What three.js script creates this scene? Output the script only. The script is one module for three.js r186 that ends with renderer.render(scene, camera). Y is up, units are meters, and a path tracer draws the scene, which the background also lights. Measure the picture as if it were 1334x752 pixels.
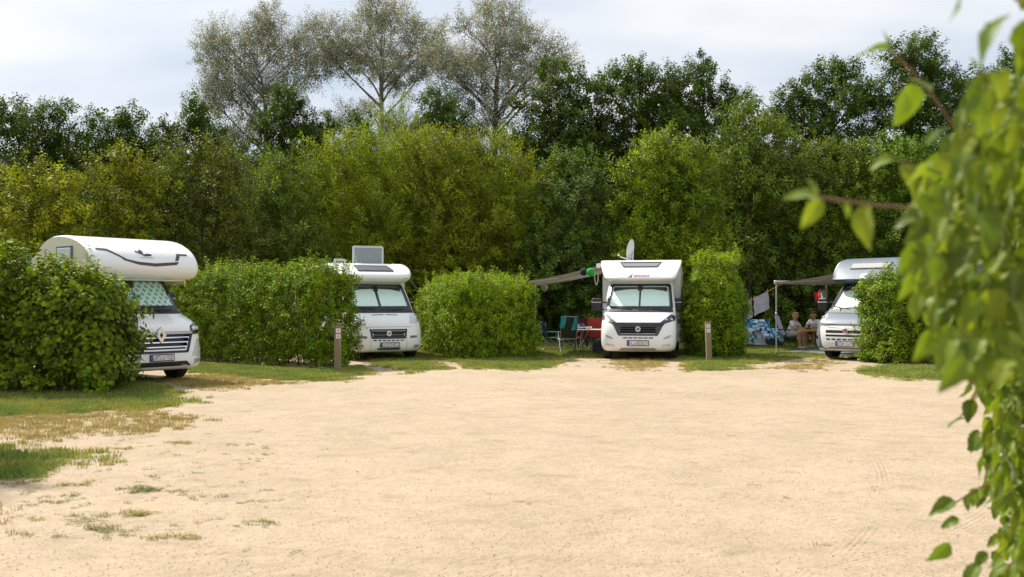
import * as THREE from 'three';
import { RoundedBoxGeometry } from 'three/addons/geometries/RoundedBoxGeometry.js';
import { mergeGeometries, mergeVertices, toCreasedNormals } from 'three/addons/utils/BufferGeometryUtils.js';
import { TessellateModifier } from 'three/addons/modifiers/TessellateModifier.js';
import { FontLoader } from 'three/addons/loaders/FontLoader.js';
import { MarchingCubes } from 'three/addons/objects/MarchingCubes.js';
import { createNoise2D, createNoise3D } from 'simplex-noise';

// ---------------------------------------------------------------- camera, sky, sun, exposure
const scene = new THREE.Scene();
const EYE = 1.57, F = 1250, CX = 667, HY = 394;                       // photograph: focal length and horizon in pixels
const camera = new THREE.PerspectiveCamera(2 * Math.atan(376 / F) * 180 / Math.PI, 1334 / 752, 0.1, 2000);
camera.position.set(0, EYE, 0);
camera.lookAt(0, EYE, -10);
camera.setViewOffset(1334, 752, 0, 376 - HY, 1334, 752);
camera.focus = 24;
camera.userData.fStop = 3.0;
const renderer = new THREE.WebGLRenderer({ antialias: true });
renderer.toneMapping = THREE.LinearToneMapping;
renderer.toneMappingExposure = 1.5;
renderer.shadowMap.enabled = true;

function rng(a) { return () => { a = (a + 0x6d2b79f5) | 0; let t = Math.imul(a ^ (a >>> 15), 1 | a); t = (t + Math.imul(t ^ (t >>> 7), 61 | t)) ^ t; return ((t ^ (t >>> 14)) >>> 0) / 4294967296; }; }
const noise2 = createNoise2D(rng(11)), noise3 = createNoise3D(rng(12));
const { clamp, lerp, smoothstep: sstep } = THREE.MathUtils;
const V = (x, y, z) => new THREE.Vector3(x, y, z);

const AZ = 46 * Math.PI / 180, EL = 50 * Math.PI / 180;               // the sun stands high to the left, a little behind the trees
const sunDir = V(-Math.sin(AZ) * Math.cos(EL), Math.sin(EL), -Math.cos(AZ) * Math.cos(EL));
{
  const w = 1024, h = 512, data = new Float32Array(w * h * 4);
  for (let j = 0; j < h; j++) {
    const up = ((j + 0.5) / h - 0.5) * Math.PI, y = Math.sin(up);
    for (let i = 0; i < w; i++) {
      const a = ((i + 0.5) / w - 0.5) * 2 * Math.PI, x = Math.cos(a) * Math.cos(up), z = Math.sin(a) * Math.cos(up);
      const k = 1 / (Math.max(y, 0) + 0.16), cx = x * k, cz = z * k;
      let n = 0, amp = 0.55, f = 0.55;
      for (let o = 0; o < 5; o++) { n += amp * noise2(cx * f * 0.8 + 7.3 + o * 3.1, cz * f * 1.5 + 2.2); amp *= 0.52; f *= 2.1; }
      const cloud = clamp(0.6 + n * 0.78, 0, 1);
      const c = Math.max(0, x * sunDir.x + y * sunDir.y + z * sunDir.z);
      const glow = 0.3 * Math.pow(c, 6) + 1.0 * Math.pow(c, 40);
      const blue = [0.32, 0.405, 0.535], white = [0.62, 0.635, 0.655];
      const e = (j * w + i) * 4;
      for (let q = 0; q < 3; q++) {
        let v = lerp(blue[q], white[q], cloud) + glow * [1, 0.97, 0.92][q];
        if (y < 0) v = lerp(v, [0.2, 0.19, 0.15][q], clamp(-y * 8, 0, 1));
        data[e + q] = v;
      }
      data[e + 3] = 1;
    }
  }
  const sky = new THREE.DataTexture(data, w, h, THREE.RGBAFormat, THREE.FloatType);
  sky.mapping = THREE.EquirectangularReflectionMapping;
  sky.magFilter = THREE.LinearFilter;
  sky.needsUpdate = true;
  scene.background = sky;
  scene.environment = sky;
}
const sun = new THREE.DirectionalLight(new THREE.Color(1, 0.93, 0.82), 4.6);
sun.name = 'sun';
sun.position.copy(sunDir).multiplyScalar(80).add(V(0, 0, -25));
sun.target.position.set(0, 0, -25);
sun.castShadow = true;
sun.shadow.radius = 2.2;
sun.shadow.mapSize.set(4096, 4096);
Object.assign(sun.shadow.camera, { left: -45, right: 45, top: 45, bottom: -45, near: 1, far: 200 });
scene.add(sun, sun.target);

// ---------------------------------------------------------------- helpers
const at = (px, py, d) => V((px - CX) / F * d, EYE + (HY - py) / F * d, -d);       // a photograph pixel at a known distance
const groundAt = (px, py) => { const d = EYE * F / (py - HY); return V((px - CX) / F * d, 0, -d); };
const names = new Map();
function numbered(n) { const k = names.get(n) ?? 0; names.set(n, k + 1); return k ? `${n}_${String(k).padStart(3, '0')}` : n; }
function tag(o, label, category, group, kind) {
  if (label) o.userData.label = label;
  if (category) o.userData.category = category;
  if (group) o.userData.group = group;
  if (kind) o.userData.kind = kind;
  return o;
}
function thing(name, label, category, [x, y, z] = [0, 0, 0], turn = 0, group) {
  const o = new THREE.Group();
  o.name = numbered(name);
  o.position.set(x, y, z);
  o.rotation.y = turn;
  scene.add(o);
  return tag(o, label, category, group);
}
function mesh(name, geo, mat, parent) {
  const m = new THREE.Mesh(geo, mat);
  m.name = parent ? name : numbered(name);
  m.castShadow = m.receiveShadow = true;
  (parent ?? scene).add(m);
  return m;
}
function clean(g) {
  const n = g.index ? g.toNonIndexed() : g.clone();
  for (const k of Object.keys(n.attributes)) if (!['position', 'normal', 'uv'].includes(k)) n.deleteAttribute(k);
  if (!n.attributes.normal) n.computeVertexNormals();
  if (!n.attributes.uv) n.setAttribute('uv', new THREE.BufferAttribute(new Float32Array(n.attributes.position.count * 2), 2));
  return n;
}
const join = (...list) => mergeGeometries(list.flat().map(clean));
function box(w, h, d, x = 0, y = 0, z = 0, r = 0.008, seg = 1) {
  const g = new RoundedBoxGeometry(w, h, d, seg, Math.min(r, w / 2.01, h / 2.01, d / 2.01));
  return g.translate(x, y, z);
}
function rod(a, b, r, r2 = r, n = 8) {
  const A = V(...a), B = V(...b), dir = B.clone().sub(A), g = new THREE.CylinderGeometry(r2, r, dir.length(), n, 1);
  g.applyQuaternion(new THREE.Quaternion().setFromUnitVectors(V(0, 1, 0), dir.normalize()));
  const m = A.add(B).multiplyScalar(0.5);
  return g.translate(m.x, m.y, m.z);
}
function tube(pts, r, seg = 24, n = 8, closed = false) { return new THREE.TubeGeometry(new THREE.CatmullRomCurve3(pts.map((p) => V(...p)), closed), seg, r, n, closed); }
function limb(p0, p1, r0, r1, bend, R, seg = 5, n = 6) {             // a tapered, slightly crooked branch
  const mid = p0.clone().lerp(p1, 0.5).add(V((R() - 0.5) * bend, R() * bend * 0.4, (R() - 0.5) * bend));
  const c = new THREE.QuadraticBezierCurve3(p0, mid, p1), fr = c.computeFrenetFrames(seg), pos = [], idx = [];
  for (let i = 0; i <= seg; i++) {
    const p = c.getPointAt(i / seg), r = lerp(r0, r1, Math.pow(i / seg, 0.8));
    for (let j = 0; j < n; j++) {
      const a = j / n * 2 * Math.PI, q = fr.normals[i].clone().multiplyScalar(Math.cos(a) * r).addScaledVector(fr.binormals[i], Math.sin(a) * r).add(p);
      pos.push(q.x, q.y, q.z);
      if (i < seg) { const k = i * n + j, l = i * n + (j + 1) % n; idx.push(k, l, k + n, l, l + n, k + n); }
    }
  }
  const g = new THREE.BufferGeometry();
  g.setAttribute('position', new THREE.Float32BufferAttribute(pos, 3));
  g.setIndex(idx);
  g.computeVertexNormals();
  return g;
}
const rgb = (r, g, b) => new THREE.Color().setRGB(r, g, b);
const std = (color, roughness = 0.6, extra = {}) => new THREE.MeshStandardMaterial({ color: Array.isArray(color) ? rgb(...color) : color, roughness, side: THREE.DoubleSide, ...extra });
const phys = (color, roughness = 0.6, extra = {}) => new THREE.MeshPhysicalMaterial({ color: Array.isArray(color) ? rgb(...color) : color, roughness, side: THREE.DoubleSide, ...extra });
function canvasTex(w, h, draw) {
  const c = document.createElement('canvas');
  c.width = w; c.height = h;
  draw(c.getContext('2d'), w, h);
  const t = new THREE.CanvasTexture(c);
  t.colorSpace = THREE.SRGBColorSpace;
  return t;
}
function noiseTex(size, fn, srgb = false) {                          // fn(u, v) -> [r, g, b] or a number, 0..1
  const d = new Uint8Array(size * size * 4);
  for (let j = 0; j < size; j++) for (let i = 0; i < size; i++) {
    const v = fn(i / size, j / size), e = (j * size + i) * 4;
    for (let q = 0; q < 3; q++) d[e + q] = clamp(Math.round((Array.isArray(v) ? v[q] : v) * 255), 0, 255);
    d[e + 3] = 255;
  }
  const t = new THREE.DataTexture(d, size, size);
  t.wrapS = t.wrapT = THREE.RepeatWrapping;
  t.magFilter = THREE.LinearFilter;
  if (srgb) t.colorSpace = THREE.SRGBColorSpace;
  t.needsUpdate = true;
  return t;
}
const toS = (c) => c <= 0.0031308 ? c * 12.92 : 1.055 * Math.pow(c, 1 / 2.4) - 0.055;

const font = await new FontLoader().loadAsync('fonts/droid/droid_sans_bold.typeface.json');

// ---------------------------------------------------------------- the ground
// Patches of turf, traced on the photograph and laid on the ground: [kind, points]; kinds: lush, dry
const turf = [
  ['lush', [[-700, 497], [190, 490], [240, 508], [282, 525], [200, 536], [100, 541], [0, 547], [-700, 565]]],
  ['dry', [[-700, 545], [100, 537], [210, 533], [285, 548], [255, 563], [150, 573], [0, 580], [-700, 590]]],
  ['lush', [[-500, 588], [50, 580], [160, 589], [152, 602], [100, 620], [0, 637], [-500, 655]]],
  ['dry', [[-400, 668], [50, 657], [85, 674], [0, 700], [-400, 725]]],
  ['dry', [[180, 490], [330, 487], [395, 500], [300, 511], [215, 508]]],
  ['lush', [[200, 470], [420, 481], [478, 476], [492, 487], [450, 498], [380, 498], [225, 486]]],
  ['lush', [[462, 461], [556, 465], [592, 481], [530, 489], [478, 477]]],
  ['lush', [[548, 452], [600, 466], [690, 452], [748, 460], [742, 478], [690, 484], [610, 482], [560, 468]]],
  ['dry', [[776, 470], [865, 464], [888, 476], [850, 486], [788, 483]]],
  ['lush', [[866, 464], [950, 462], [1000, 450], [1064, 456], [1062, 464], [1000, 474], [960, 484], [890, 485]]],
  ['dry', [[985, 481], [1066, 466], [1112, 474], [1060, 487]]],
  ['lush', [[1098, 485], [1138, 476], [1400, 480], [1400, 494], [1180, 498]]],
].map(([kind, pts]) => { const p = pts.map(([x, y]) => groundAt(x, y)); return { kind, p, box: new THREE.Box3().setFromPoints(p).expandByScalar(1.2) }; });
function inside(pts, x, z) {                                         // signed distance to a polygon on the ground, positive inside
  let d = 1e9, c = false;
  for (let i = 0, j = pts.length - 1; i < pts.length; j = i++) {
    const a = pts[i], b = pts[j], ex = b.x - a.x, ez = b.z - a.z, t = clamp(((x - a.x) * ex + (z - a.z) * ez) / (ex * ex + ez * ez), 0, 1);
    d = Math.min(d, (x - a.x - ex * t) ** 2 + (z - a.z - ez * t) ** 2);
    if ((a.z > z) !== (b.z > z) && x < ex * (z - a.z) / ez + a.x) c = !c;
  }
  return Math.sqrt(d) * (c ? 1 : -1);
}
function cover(x, z) {                                               // [lush turf, dry turf], each 0..1
  let lush = 0, dry = 0;
  const e = noise2(x * 1.1, z * 1.1) * 0.3 + noise2(x * 3.7 + 5, z * 3.7) * 0.22 + noise2(x * 11, z * 11 + 3) * 0.16 - 0.04;
  for (const t of turf) {
    if (x < t.box.min.x || x > t.box.max.x || z < t.box.min.z || z > t.box.max.z) continue;
    const s = inside(t.p, x, z) + e, v = clamp(s / 0.6, 0, 1);
    if (t.kind === 'lush') lush = Math.max(lush, v); else dry = Math.max(dry, v * 0.6);
  }
  const back = clamp((-z - 26.6 + noise2(x * 0.5, z * 0.5) * 1.0 + e) / 1.6, 0, 1);   // the pitches behind the hedges are mown grass
  const track = noise2(x * 0.35 + 9, z * 0.25) > 0.35 ? 0.5 : 1;
  lush = Math.max(lush, back * track);
  dry = Math.max(dry, back * 0.6);
  return [lush, dry];
}
const arcs = [[0.9, -14.6, 6.4], [0.2, -15.6, 8.1], [-1.8, -11.5, 5.2], [2.8, -9.2, 5.6], [6.5, -16, 9.5], [-5.5, -6.5, 6.1], [1.5, -22, 9], [4.2, -3.6, 5.9], [-1, -2, 6.2], [-9, -13, 11.4]];
function sandAt(x, z) {                                              // [tone, relief] of the gravelly sand
  const a = noise2(x * 0.16 + 3, z * 0.16), b = noise2(x * 0.6, z * 0.6 + 8), c = noise2(x * 2.3 + 1, z * 2.3), d = noise2(x * 8, z * 8), e = noise2(x * 27, z * 27 + 4), g = noise2(x * 70, z * 70);
  let tone = a * 0.04 + b * 0.06 + c * 0.055 + d * 0.065 + e * 0.09 + g * 0.09, relief = b * 0.2 + c * 0.25 + d * 0.22 + e * 0.2 + g * 0.16;
  const blot = noise2(x * 1.4 + 40, z * 2.2 + 9);
  if (blot > 0.45) tone -= (blot - 0.45) * (0.3 + 0.3 * e);
  for (const [cx, cz, r] of arcs) { const dx = x - cx, dz = z - cz, far = dx * dx + dz * dz, o = r + 1.9; if (far > o * o || far < (r - 0.2) * (r - 0.2)) continue; const len = Math.sqrt(far); for (const s of [0, 1.7]) {        // tyre tracks: a row of tread bars pressed into the sand
    const q = len - r - s;
    if (Math.abs(q) > 0.13) continue;
    const along = Math.atan2(dz, dx) * (r + s);
    const seen = sstep(noise2(x * 0.5 + r * 7, z * 0.5 + s * 9), 0.0, 0.5) * (1 - Math.abs(q) / 0.13);
    const bar = Math.sin((along + Math.abs(q) * 0.9) * 58) * 0.5 + Math.sin(q * 150) * 0.5;
    relief -= seen * (0.35 - 0.5 * bar);
    tone += seen * (0.03 * bar - 0.03);
  } }
  return [tone, relief];
}
const SAND = [0.355, 0.273, 0.182], GREEN = [0.15, 0.175, 0.022], STRAW = [0.36, 0.265, 0.12], SOIL = [0.20, 0.15, 0.085];
function groundSheet(name, x0, x1, z0, z1, y, size, skip) {        // z0 far, z1 near
  const px = new Uint8Array(size * size * 4), rel = new Uint8Array(size * size * 4);
  const LOW = 256, cov = new Float32Array((LOW + 1) * (LOW + 1) * 2);
  for (let j = 0; j <= LOW; j++) for (let i = 0; i <= LOW; i++) { const c = cover(lerp(x0, x1, i / LOW), lerp(z0, z1, j / LOW)); cov[(j * (LOW + 1) + i) * 2] = c[0]; cov[(j * (LOW + 1) + i) * 2 + 1] = c[1]; }
  for (let j = 0; j < size; j++) for (let i = 0; i < size; i++) {
    const x = lerp(x0, x1, (i + 0.5) / size), z = lerp(z0, z1, (j + 0.5) / size);
    if (skip && x > skip[0] && x < skip[1] && z > skip[2] && z < skip[3]) continue;
    const fu = i / size * LOW, fv = j / size * LOW, iu = Math.floor(fu), iv = Math.floor(fv), au = fu - iu, av = fv - iv, o = iv * (LOW + 1) + iu;
    const get = (k) => lerp(lerp(cov[o * 2 + k], cov[(o + 1) * 2 + k], au), lerp(cov[(o + LOW + 1) * 2 + k], cov[(o + LOW + 2) * 2 + k], au), av);
    const [tone, relief] = sandAt(x, z), fine = noise2(x * 31 + 9, z * 31) * 0.5 + 0.5, mid = noise2(x * 6 + 2, z * 6) * 0.5 + 0.5;
    const lush = clamp(get(0) * 1.5 - fine * 0.6, 0, 1), dry = clamp(get(1) * 1.4 - fine * 0.8, 0, 1);
    const e = (j * size + i) * 4;
    for (let q = 0; q < 3; q++) {
      let v = SAND[q] * (1 + tone * (q === 2 ? 1.25 : 1));
      v = lerp(v, lerp(STRAW[q], SOIL[q], mid * 0.25), dry);
      v = lerp(v, lerp(GREEN[q], STRAW[q], mid * mid * 0.35), lush);
      px[e + q] = clamp(Math.round(toS(v) * 255), 0, 255);
    }
    px[e + 3] = 255;
    rel[e] = rel[e + 1] = rel[e + 2] = clamp(Math.round((relief * 0.5 + 0.5) * 255), 0, 255);
    rel[e + 3] = 255;
  }
  const tex = (d, srgb) => { const t = new THREE.DataTexture(d, size, size); t.magFilter = THREE.LinearFilter; if (srgb) t.colorSpace = THREE.SRGBColorSpace; t.needsUpdate = true; return t; };
  const g = new THREE.PlaneGeometry(x1 - x0, z1 - z0, 40, 40);
  g.rotateX(-Math.PI / 2);
  g.translate((x0 + x1) / 2, y, (z0 + z1) / 2);
  const uv = g.attributes.uv, p = g.attributes.position;
  for (let i = 0; i < uv.count; i++) uv.setXY(i, (p.getX(i) - x0) / (x1 - x0), (p.getZ(i) - z0) / (z1 - z0));
  const m = mesh(name, g, std([1, 1, 1], 0.96, { map: tex(px, true), bumpMap: tex(rel), bumpScale: 0.02 }));
  return m;
}
{
  const far = new THREE.PlaneGeometry(900, 900);
  far.rotateX(-Math.PI / 2).translate(0, -0.006, 0);
  const t = noiseTex(256, (u, v) => { const n = noise3(Math.cos(u * 6.28) * 2, Math.sin(u * 6.28) * 2, v * 5) * 0.15 + 0.85; return [toS(0.09 * n), toS(0.115 * n), toS(0.03 * n)]; }, true);
  t.repeat.set(120, 120);
  tag(mesh('ground', far, std([1, 1, 1], 1, { map: t })), null, null, null, 'structure');
  tag(groundSheet('gravel_yard', -24, 24, -48, 14, 0, 1600, [-8.6, 8.6, -16.2, 1]), null, null, null, 'structure');
  tag(groundSheet('gravel_yard', -8.8, 8.8, -16.4, 1.2, 0.004, 2048), null, null, null, 'structure');
}
// grass blades: tufts of short blades on the turf
function tuftGeometry(R, blades, height, spread, curl) {
  const pos = [], idx = [];
  for (let b = 0; b < blades; b++) {
    const a = R() * 6.28, r = Math.sqrt(R()) * spread, x = Math.cos(a) * r, z = Math.sin(a) * r, h = height * (0.5 + R() * 0.7), t = R() * 6.28, w = 0.0026 + R() * 0.002, lx = Math.cos(t), lz = Math.sin(t), c = curl * h * (0.4 + R());
    const k = pos.length / 3, sx = -lz * w, sz = lx * w;
    pos.push(x - sx, 0, z - sz, x + sx, 0, z + sz, x + lx * c * 0.35 - sx * 0.8, h * 0.6, z + lz * c * 0.35 - sz * 0.8, x + lx * c * 0.35 + sx * 0.8, h * 0.6, z + lz * c * 0.35 + sz * 0.8, x + lx * c, h, z + lz * c);
    idx.push(k, k + 1, k + 2, k + 1, k + 3, k + 2, k + 2, k + 3, k + 4);
  }
  const g = new THREE.BufferGeometry();
  g.setAttribute('position', new THREE.Float32BufferAttribute(pos, 3));
  g.setIndex(idx);
  g.computeVertexNormals();
  return g;
}
function scatter(name, geo, mat, list, parent) {                     // list of [Matrix4, Color]
  const m = new THREE.InstancedMesh(geo, mat, list.length);
  list.forEach(([x, c], i) => { m.setMatrixAt(i, x); m.setColorAt(i, c); });
  m.name = parent ? name : numbered(name);
  m.castShadow = m.receiveShadow = true;
  (parent ?? scene).add(m);
  m.userData.kind = 'stuff';
  return m;
}
{
  const R = rng(21), tuft = tuftGeometry(R, 16, 0.05, 0.07, 0.7), list = [], dryList = [], q = new THREE.Quaternion(), up = V(0, 1, 0);
  const mat = phys([1, 1, 1], 1, { transmission: 0.3, thickness: 0 });
  const put = (x, z, s, col, into) => { q.setFromAxisAngle(up, R() * 6.28); into.push([new THREE.Matrix4().compose(V(x, 0.003, z), q, V(s, s * (0.6 + R() * 0.8), s)), col]); };
  const m4 = groundAt(1101, 470), c4 = Math.cos(-48 * Math.PI / 180), s4 = Math.sin(-48 * Math.PI / 180);
  const matted = (x, z) => { const dx = x - m4.x, dz = z - m4.z, lx = dx * c4 - dz * s4, lz = dx * s4 + dz * c4; return lx > -3.85 && lx < -1.1 && lz > -5.6 && lz < -2.1; };   // the awning mat keeps the grass down
  const place = (x, z) => {
    if (matted(x, z)) return;
    const [lush, dry] = cover(x, z), k = R();
    if (lush > 0.12 && k < lush * 1.05) {
      const yel = clamp(noise2(x * 0.9, z * 0.9) * 0.5 + 0.48 + (1 - lush) * 0.6, 0, 1), v = 0.75 + R() * 0.5;
      put(x, z, (0.75 + R() * 0.7) * (0.6 + 0.5 * lush), rgb(lerp(0.13, 0.32, yel) * v, lerp(0.23, 0.30, yel) * v, lerp(0.018, 0.04, yel) * v), list);
    } else if (dry > 0.2 && k < dry * 0.7) {
      const yel = R(), v = 0.8 + R() * 0.4;
      put(x, z, 0.55 + R() * 0.5, rgb(lerp(0.30, 0.46, yel) * v, lerp(0.25, 0.34, yel) * v, lerp(0.05, 0.11, yel) * v), dryList);
    }
  };
  for (const t of turf) {
    const b = t.box, x0 = Math.max(b.min.x, b.min.z * 0.62), x1 = Math.min(b.max.x, -b.min.z * 0.62), area = Math.max(0, x1 - x0) * (b.max.z - b.min.z), n = Math.min(26000, area * (b.max.z > -16 ? 420 : 260));
    for (let i = 0; i < n; i++) { const x = lerp(x0, x1, R()), z = lerp(b.min.z, b.max.z, R()); if (inside(t.p, x, z) > -0.6) place(x, z); }
  }
  for (let i = 0; i < 30000; i++) { const z = -27 - 13 * R(), x = (R() - 0.5) * 1.25 * -z; place(x, z); }
  tag(scatter('grass', tuft, mat, list), 'short green grass growing in strips under the hedges and on the pitches', 'grass', null, 'stuff');
  tag(scatter('dry_grass', tuft, mat, dryList), 'sparse straw-coloured dry grass on the edge of the sandy yard', 'grass', null, 'stuff');
  // sparse low weeds and straw on the sand
  const weed = tuftGeometry(R, 14, 0.03, 0.06, 2.2), weeds = [];
  for (let i = 0; i < 150; i++) {
    const near = i < 130, p = near ? groundAt(20 + 330 * Math.pow(R(), 1.3), 560 + 150 * R()) : groundAt(200 + 1000 * R(), 500 + 240 * R());
    const yel = R(), s = (near ? 0.35 : 0.25) + R() * 0.6;
    put(p.x, p.z, s, rgb(lerp(0.13, 0.34, yel), lerp(0.17, 0.26, yel), lerp(0.02, 0.08, yel)), weeds);
    if (near && R() < 0.25) for (let k = 0; k < 8; k++) put(p.x + (R() - 0.5) * 0.3, p.z + (R() - 0.5) * 0.16, s, rgb(lerp(0.13, 0.34, yel), lerp(0.17, 0.26, yel), 0.03), weeds);
  }
  tag(scatter('weeds', weed, mat, weeds), 'small scattered weeds and straw lying on the sand', 'weeds', null, 'stuff');
  // gravel: loose grains and small stones
  const stone = new THREE.IcosahedronGeometry(1, 0), grains = [], e = new THREE.Euler();
  const sp = stone.attributes.position;
  for (let i = 0; i < sp.count; i++) { const v = V(sp.getX(i), sp.getY(i), sp.getZ(i)), k = 1 + 0.3 * noise3(v.x * 1.3, v.y * 1.3, v.z * 1.3); sp.setXYZ(i, v.x * k, v.y * k * 0.6, v.z * k); }
  stone.computeVertexNormals();
  for (let i = 0; i < 60000; i++) {
    const d = 4.6 + 13 * Math.pow(R(), 1.7), x = (R() - 0.5) * 1.14 * d, s = 0.0015 + 0.0045 * Math.pow(R(), 5) + (R() < 0.004 ? 0.005 * R() : 0), v = 0.75 + R() * 0.4, w = R();
    e.set(R() * 6.28, R() * 6.28, R() * 6.28);
    grains.push([new THREE.Matrix4().compose(V(x, 0.0045, -d), q.setFromEuler(e), V(s, s, s)), rgb(lerp(0.36, 0.28, w) * v, lerp(0.28, 0.24, w) * v, lerp(0.185, 0.18, w) * v)]);
  }
  tag(scatter('gravel', stone, std([1, 1, 1], 0.9), grains), 'loose fine gravel strewn over the sandy yard', 'gravel', null, 'stuff');
}

// ---------------------------------------------------------------- leaves and twigs
const OVATE = [[0, 0], [0.3, 0.9], [0.62, 0.85], [1, 0]], LANCE = [[0, 0], [0.35, 1], [1, 0]], ROUND = [[0, 0], [0.28, 0.95], [0.66, 1], [1, 0]];
function spray({ seed, leaves, length, leafL, leafW, outline, fold = 0.25, curl = 0.25, spread = 1, hang = 0, tone = 0.45, twig = 0.004 }) {
  const R = rng(seed), pos = [], col = [], idx = [];
  const m = new THREE.Matrix4(), X = V(), Y = V(), Z = V(), p = V(), v = V();
  for (let i = 0; i < leaves; i++) {
    const t = (i + R()) / leaves, side = i * 2.4 + R() * 0.8, out = V(Math.cos(side), 0, Math.sin(side));
    p.set((R() - 0.5) * 0.05, t * length, (R() - 0.5) * 0.05).addScaledVector(out, spread * length * 0.22 * R());
    Y.copy(out).multiplyScalar(0.9 * spread).add(V(0, 0.55 - hang, 0)).add(V(R() - 0.5, R() - 0.5, R() - 0.5).multiplyScalar(0.8)).normalize();
    Z.set(R() - 0.5, 0.9 + R() * 0.5, R() - 0.5).normalize();
    X.crossVectors(Y, Z).normalize();
    Z.crossVectors(X, Y);
    m.makeBasis(X, Y, Z).setPosition(p);
    const L = leafL * (0.65 + R() * 0.6), W = leafW * (0.7 + R() * 0.5) / 2, k = 1 + (R() - 0.5) * 2 * tone, warm = 1 + (R() - 0.4) * 0.25;
    const base = pos.length / 3;
    outline.forEach(([a, w]) => {
      for (const s of w ? [-1, 0, 1] : [0]) {
        v.set(s * w * W, a * L, Math.abs(s) * w * W * fold - curl * L * a * a).applyMatrix4(m);
        pos.push(v.x, v.y, v.z);
        col.push(k * warm, k, k);
      }
    });
    let prev = [base, base, base], n = base + 1;
    for (let j = 1; j < outline.length; j++) {
      const cur = outline[j][1] ? [n, n + 1, n + 2] : [n, n, n];
      n += outline[j][1] ? 3 : 1;
      for (const s of [0, 1]) {
        if (prev[s] !== prev[s + 1]) idx.push(prev[s], prev[s + 1], cur[s]);
        if (cur[s] !== cur[s + 1]) idx.push(prev[s + 1], cur[s + 1], cur[s]);
      }
      prev = cur;
    }
  }
  if (twig) {
    const b = pos.length / 3;
    for (const [y, r] of [[-0.1 * length, twig], [length * 0.9, twig * 0.4]]) for (let j = 0; j < 3; j++) { pos.push(Math.cos(j * 2.1) * r, y, Math.sin(j * 2.1) * r); col.push(0.55, 0.35, 0.4); }
    for (let j = 0; j < 3; j++) { const k = (j + 1) % 3; idx.push(b + j, b + k, b + j + 3, b + k, b + k + 3, b + j + 3); }
  }
  const g = new THREE.BufferGeometry();
  g.setAttribute('position', new THREE.Float32BufferAttribute(pos, 3));
  g.setAttribute('color', new THREE.Float32BufferAttribute(col, 3));
  g.setIndex(idx);
  g.computeVertexNormals();
  return g;
}
const SPRAY = {
  hedge: [1, 2].map((seed) => spray({ seed, leaves: 11, length: 0.2, leafL: 0.062, leafW: 0.042, outline: OVATE })),
  hazel: [3, 4].map((seed) => spray({ seed, leaves: 10, length: 0.24, leafL: 0.08, leafW: 0.062, outline: ROUND, spread: 1.1, hang: 0.25, curl: 0.2 })),
  willow: [5, 6].map((seed) => spray({ seed, leaves: 40, length: 0.75, leafL: 0.13, leafW: 0.03, outline: LANCE, spread: 0.5, fold: 0.1, curl: 0.35, twig: 0.006 })),
  alder: [7, 8].map((seed) => spray({ seed, leaves: 26, length: 0.42, leafL: 0.1, leafW: 0.078, outline: LANCE, spread: 1.1, twig: 0.007 })),
  poplar: [9, 10].map((seed) => spray({ seed, leaves: 24, length: 0.6, leafL: 0.08, leafW: 0.056, outline: LANCE, spread: 1.3, twig: 0.006 })),
  cherry: [11, 12].map((seed) => spray({ seed, leaves: 26, length: 0.6, leafL: 0.15, leafW: 0.05, outline: LANCE, spread: 0.8, hang: 1.0, twig: 0.007 })),
  bush: [13, 14].map((seed) => spray({ seed, leaves: 24, length: 0.4, leafL: 0.09, leafW: 0.056, outline: LANCE, spread: 1, twig: 0.006 })),
};
const leafMat = phys([1, 1, 1], 1, { transmission: 0.34, thickness: 0, vertexColors: true, specularIntensity: 0.25, clearcoat: 0.16, clearcoatRoughness: 0.4 });
const silverMat = phys([1, 1, 1], 1, { transmission: 0.3, thickness: 0, vertexColors: true });
const barkTex = noiseTex(128, (u, v) => { const n = noise2(u * 22, v * 5) * 0.18 + noise2(u * 60, v * 20) * 0.1 + 0.72; return [n, n, n]; });
const bark = std([0.13, 0.105, 0.08], 0.95, { map: barkTex }), paleBark = std([0.24, 0.22, 0.18], 0.95, { map: barkTex }), twigMat = std([0.16, 0.1, 0.06], 0.9);

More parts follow.
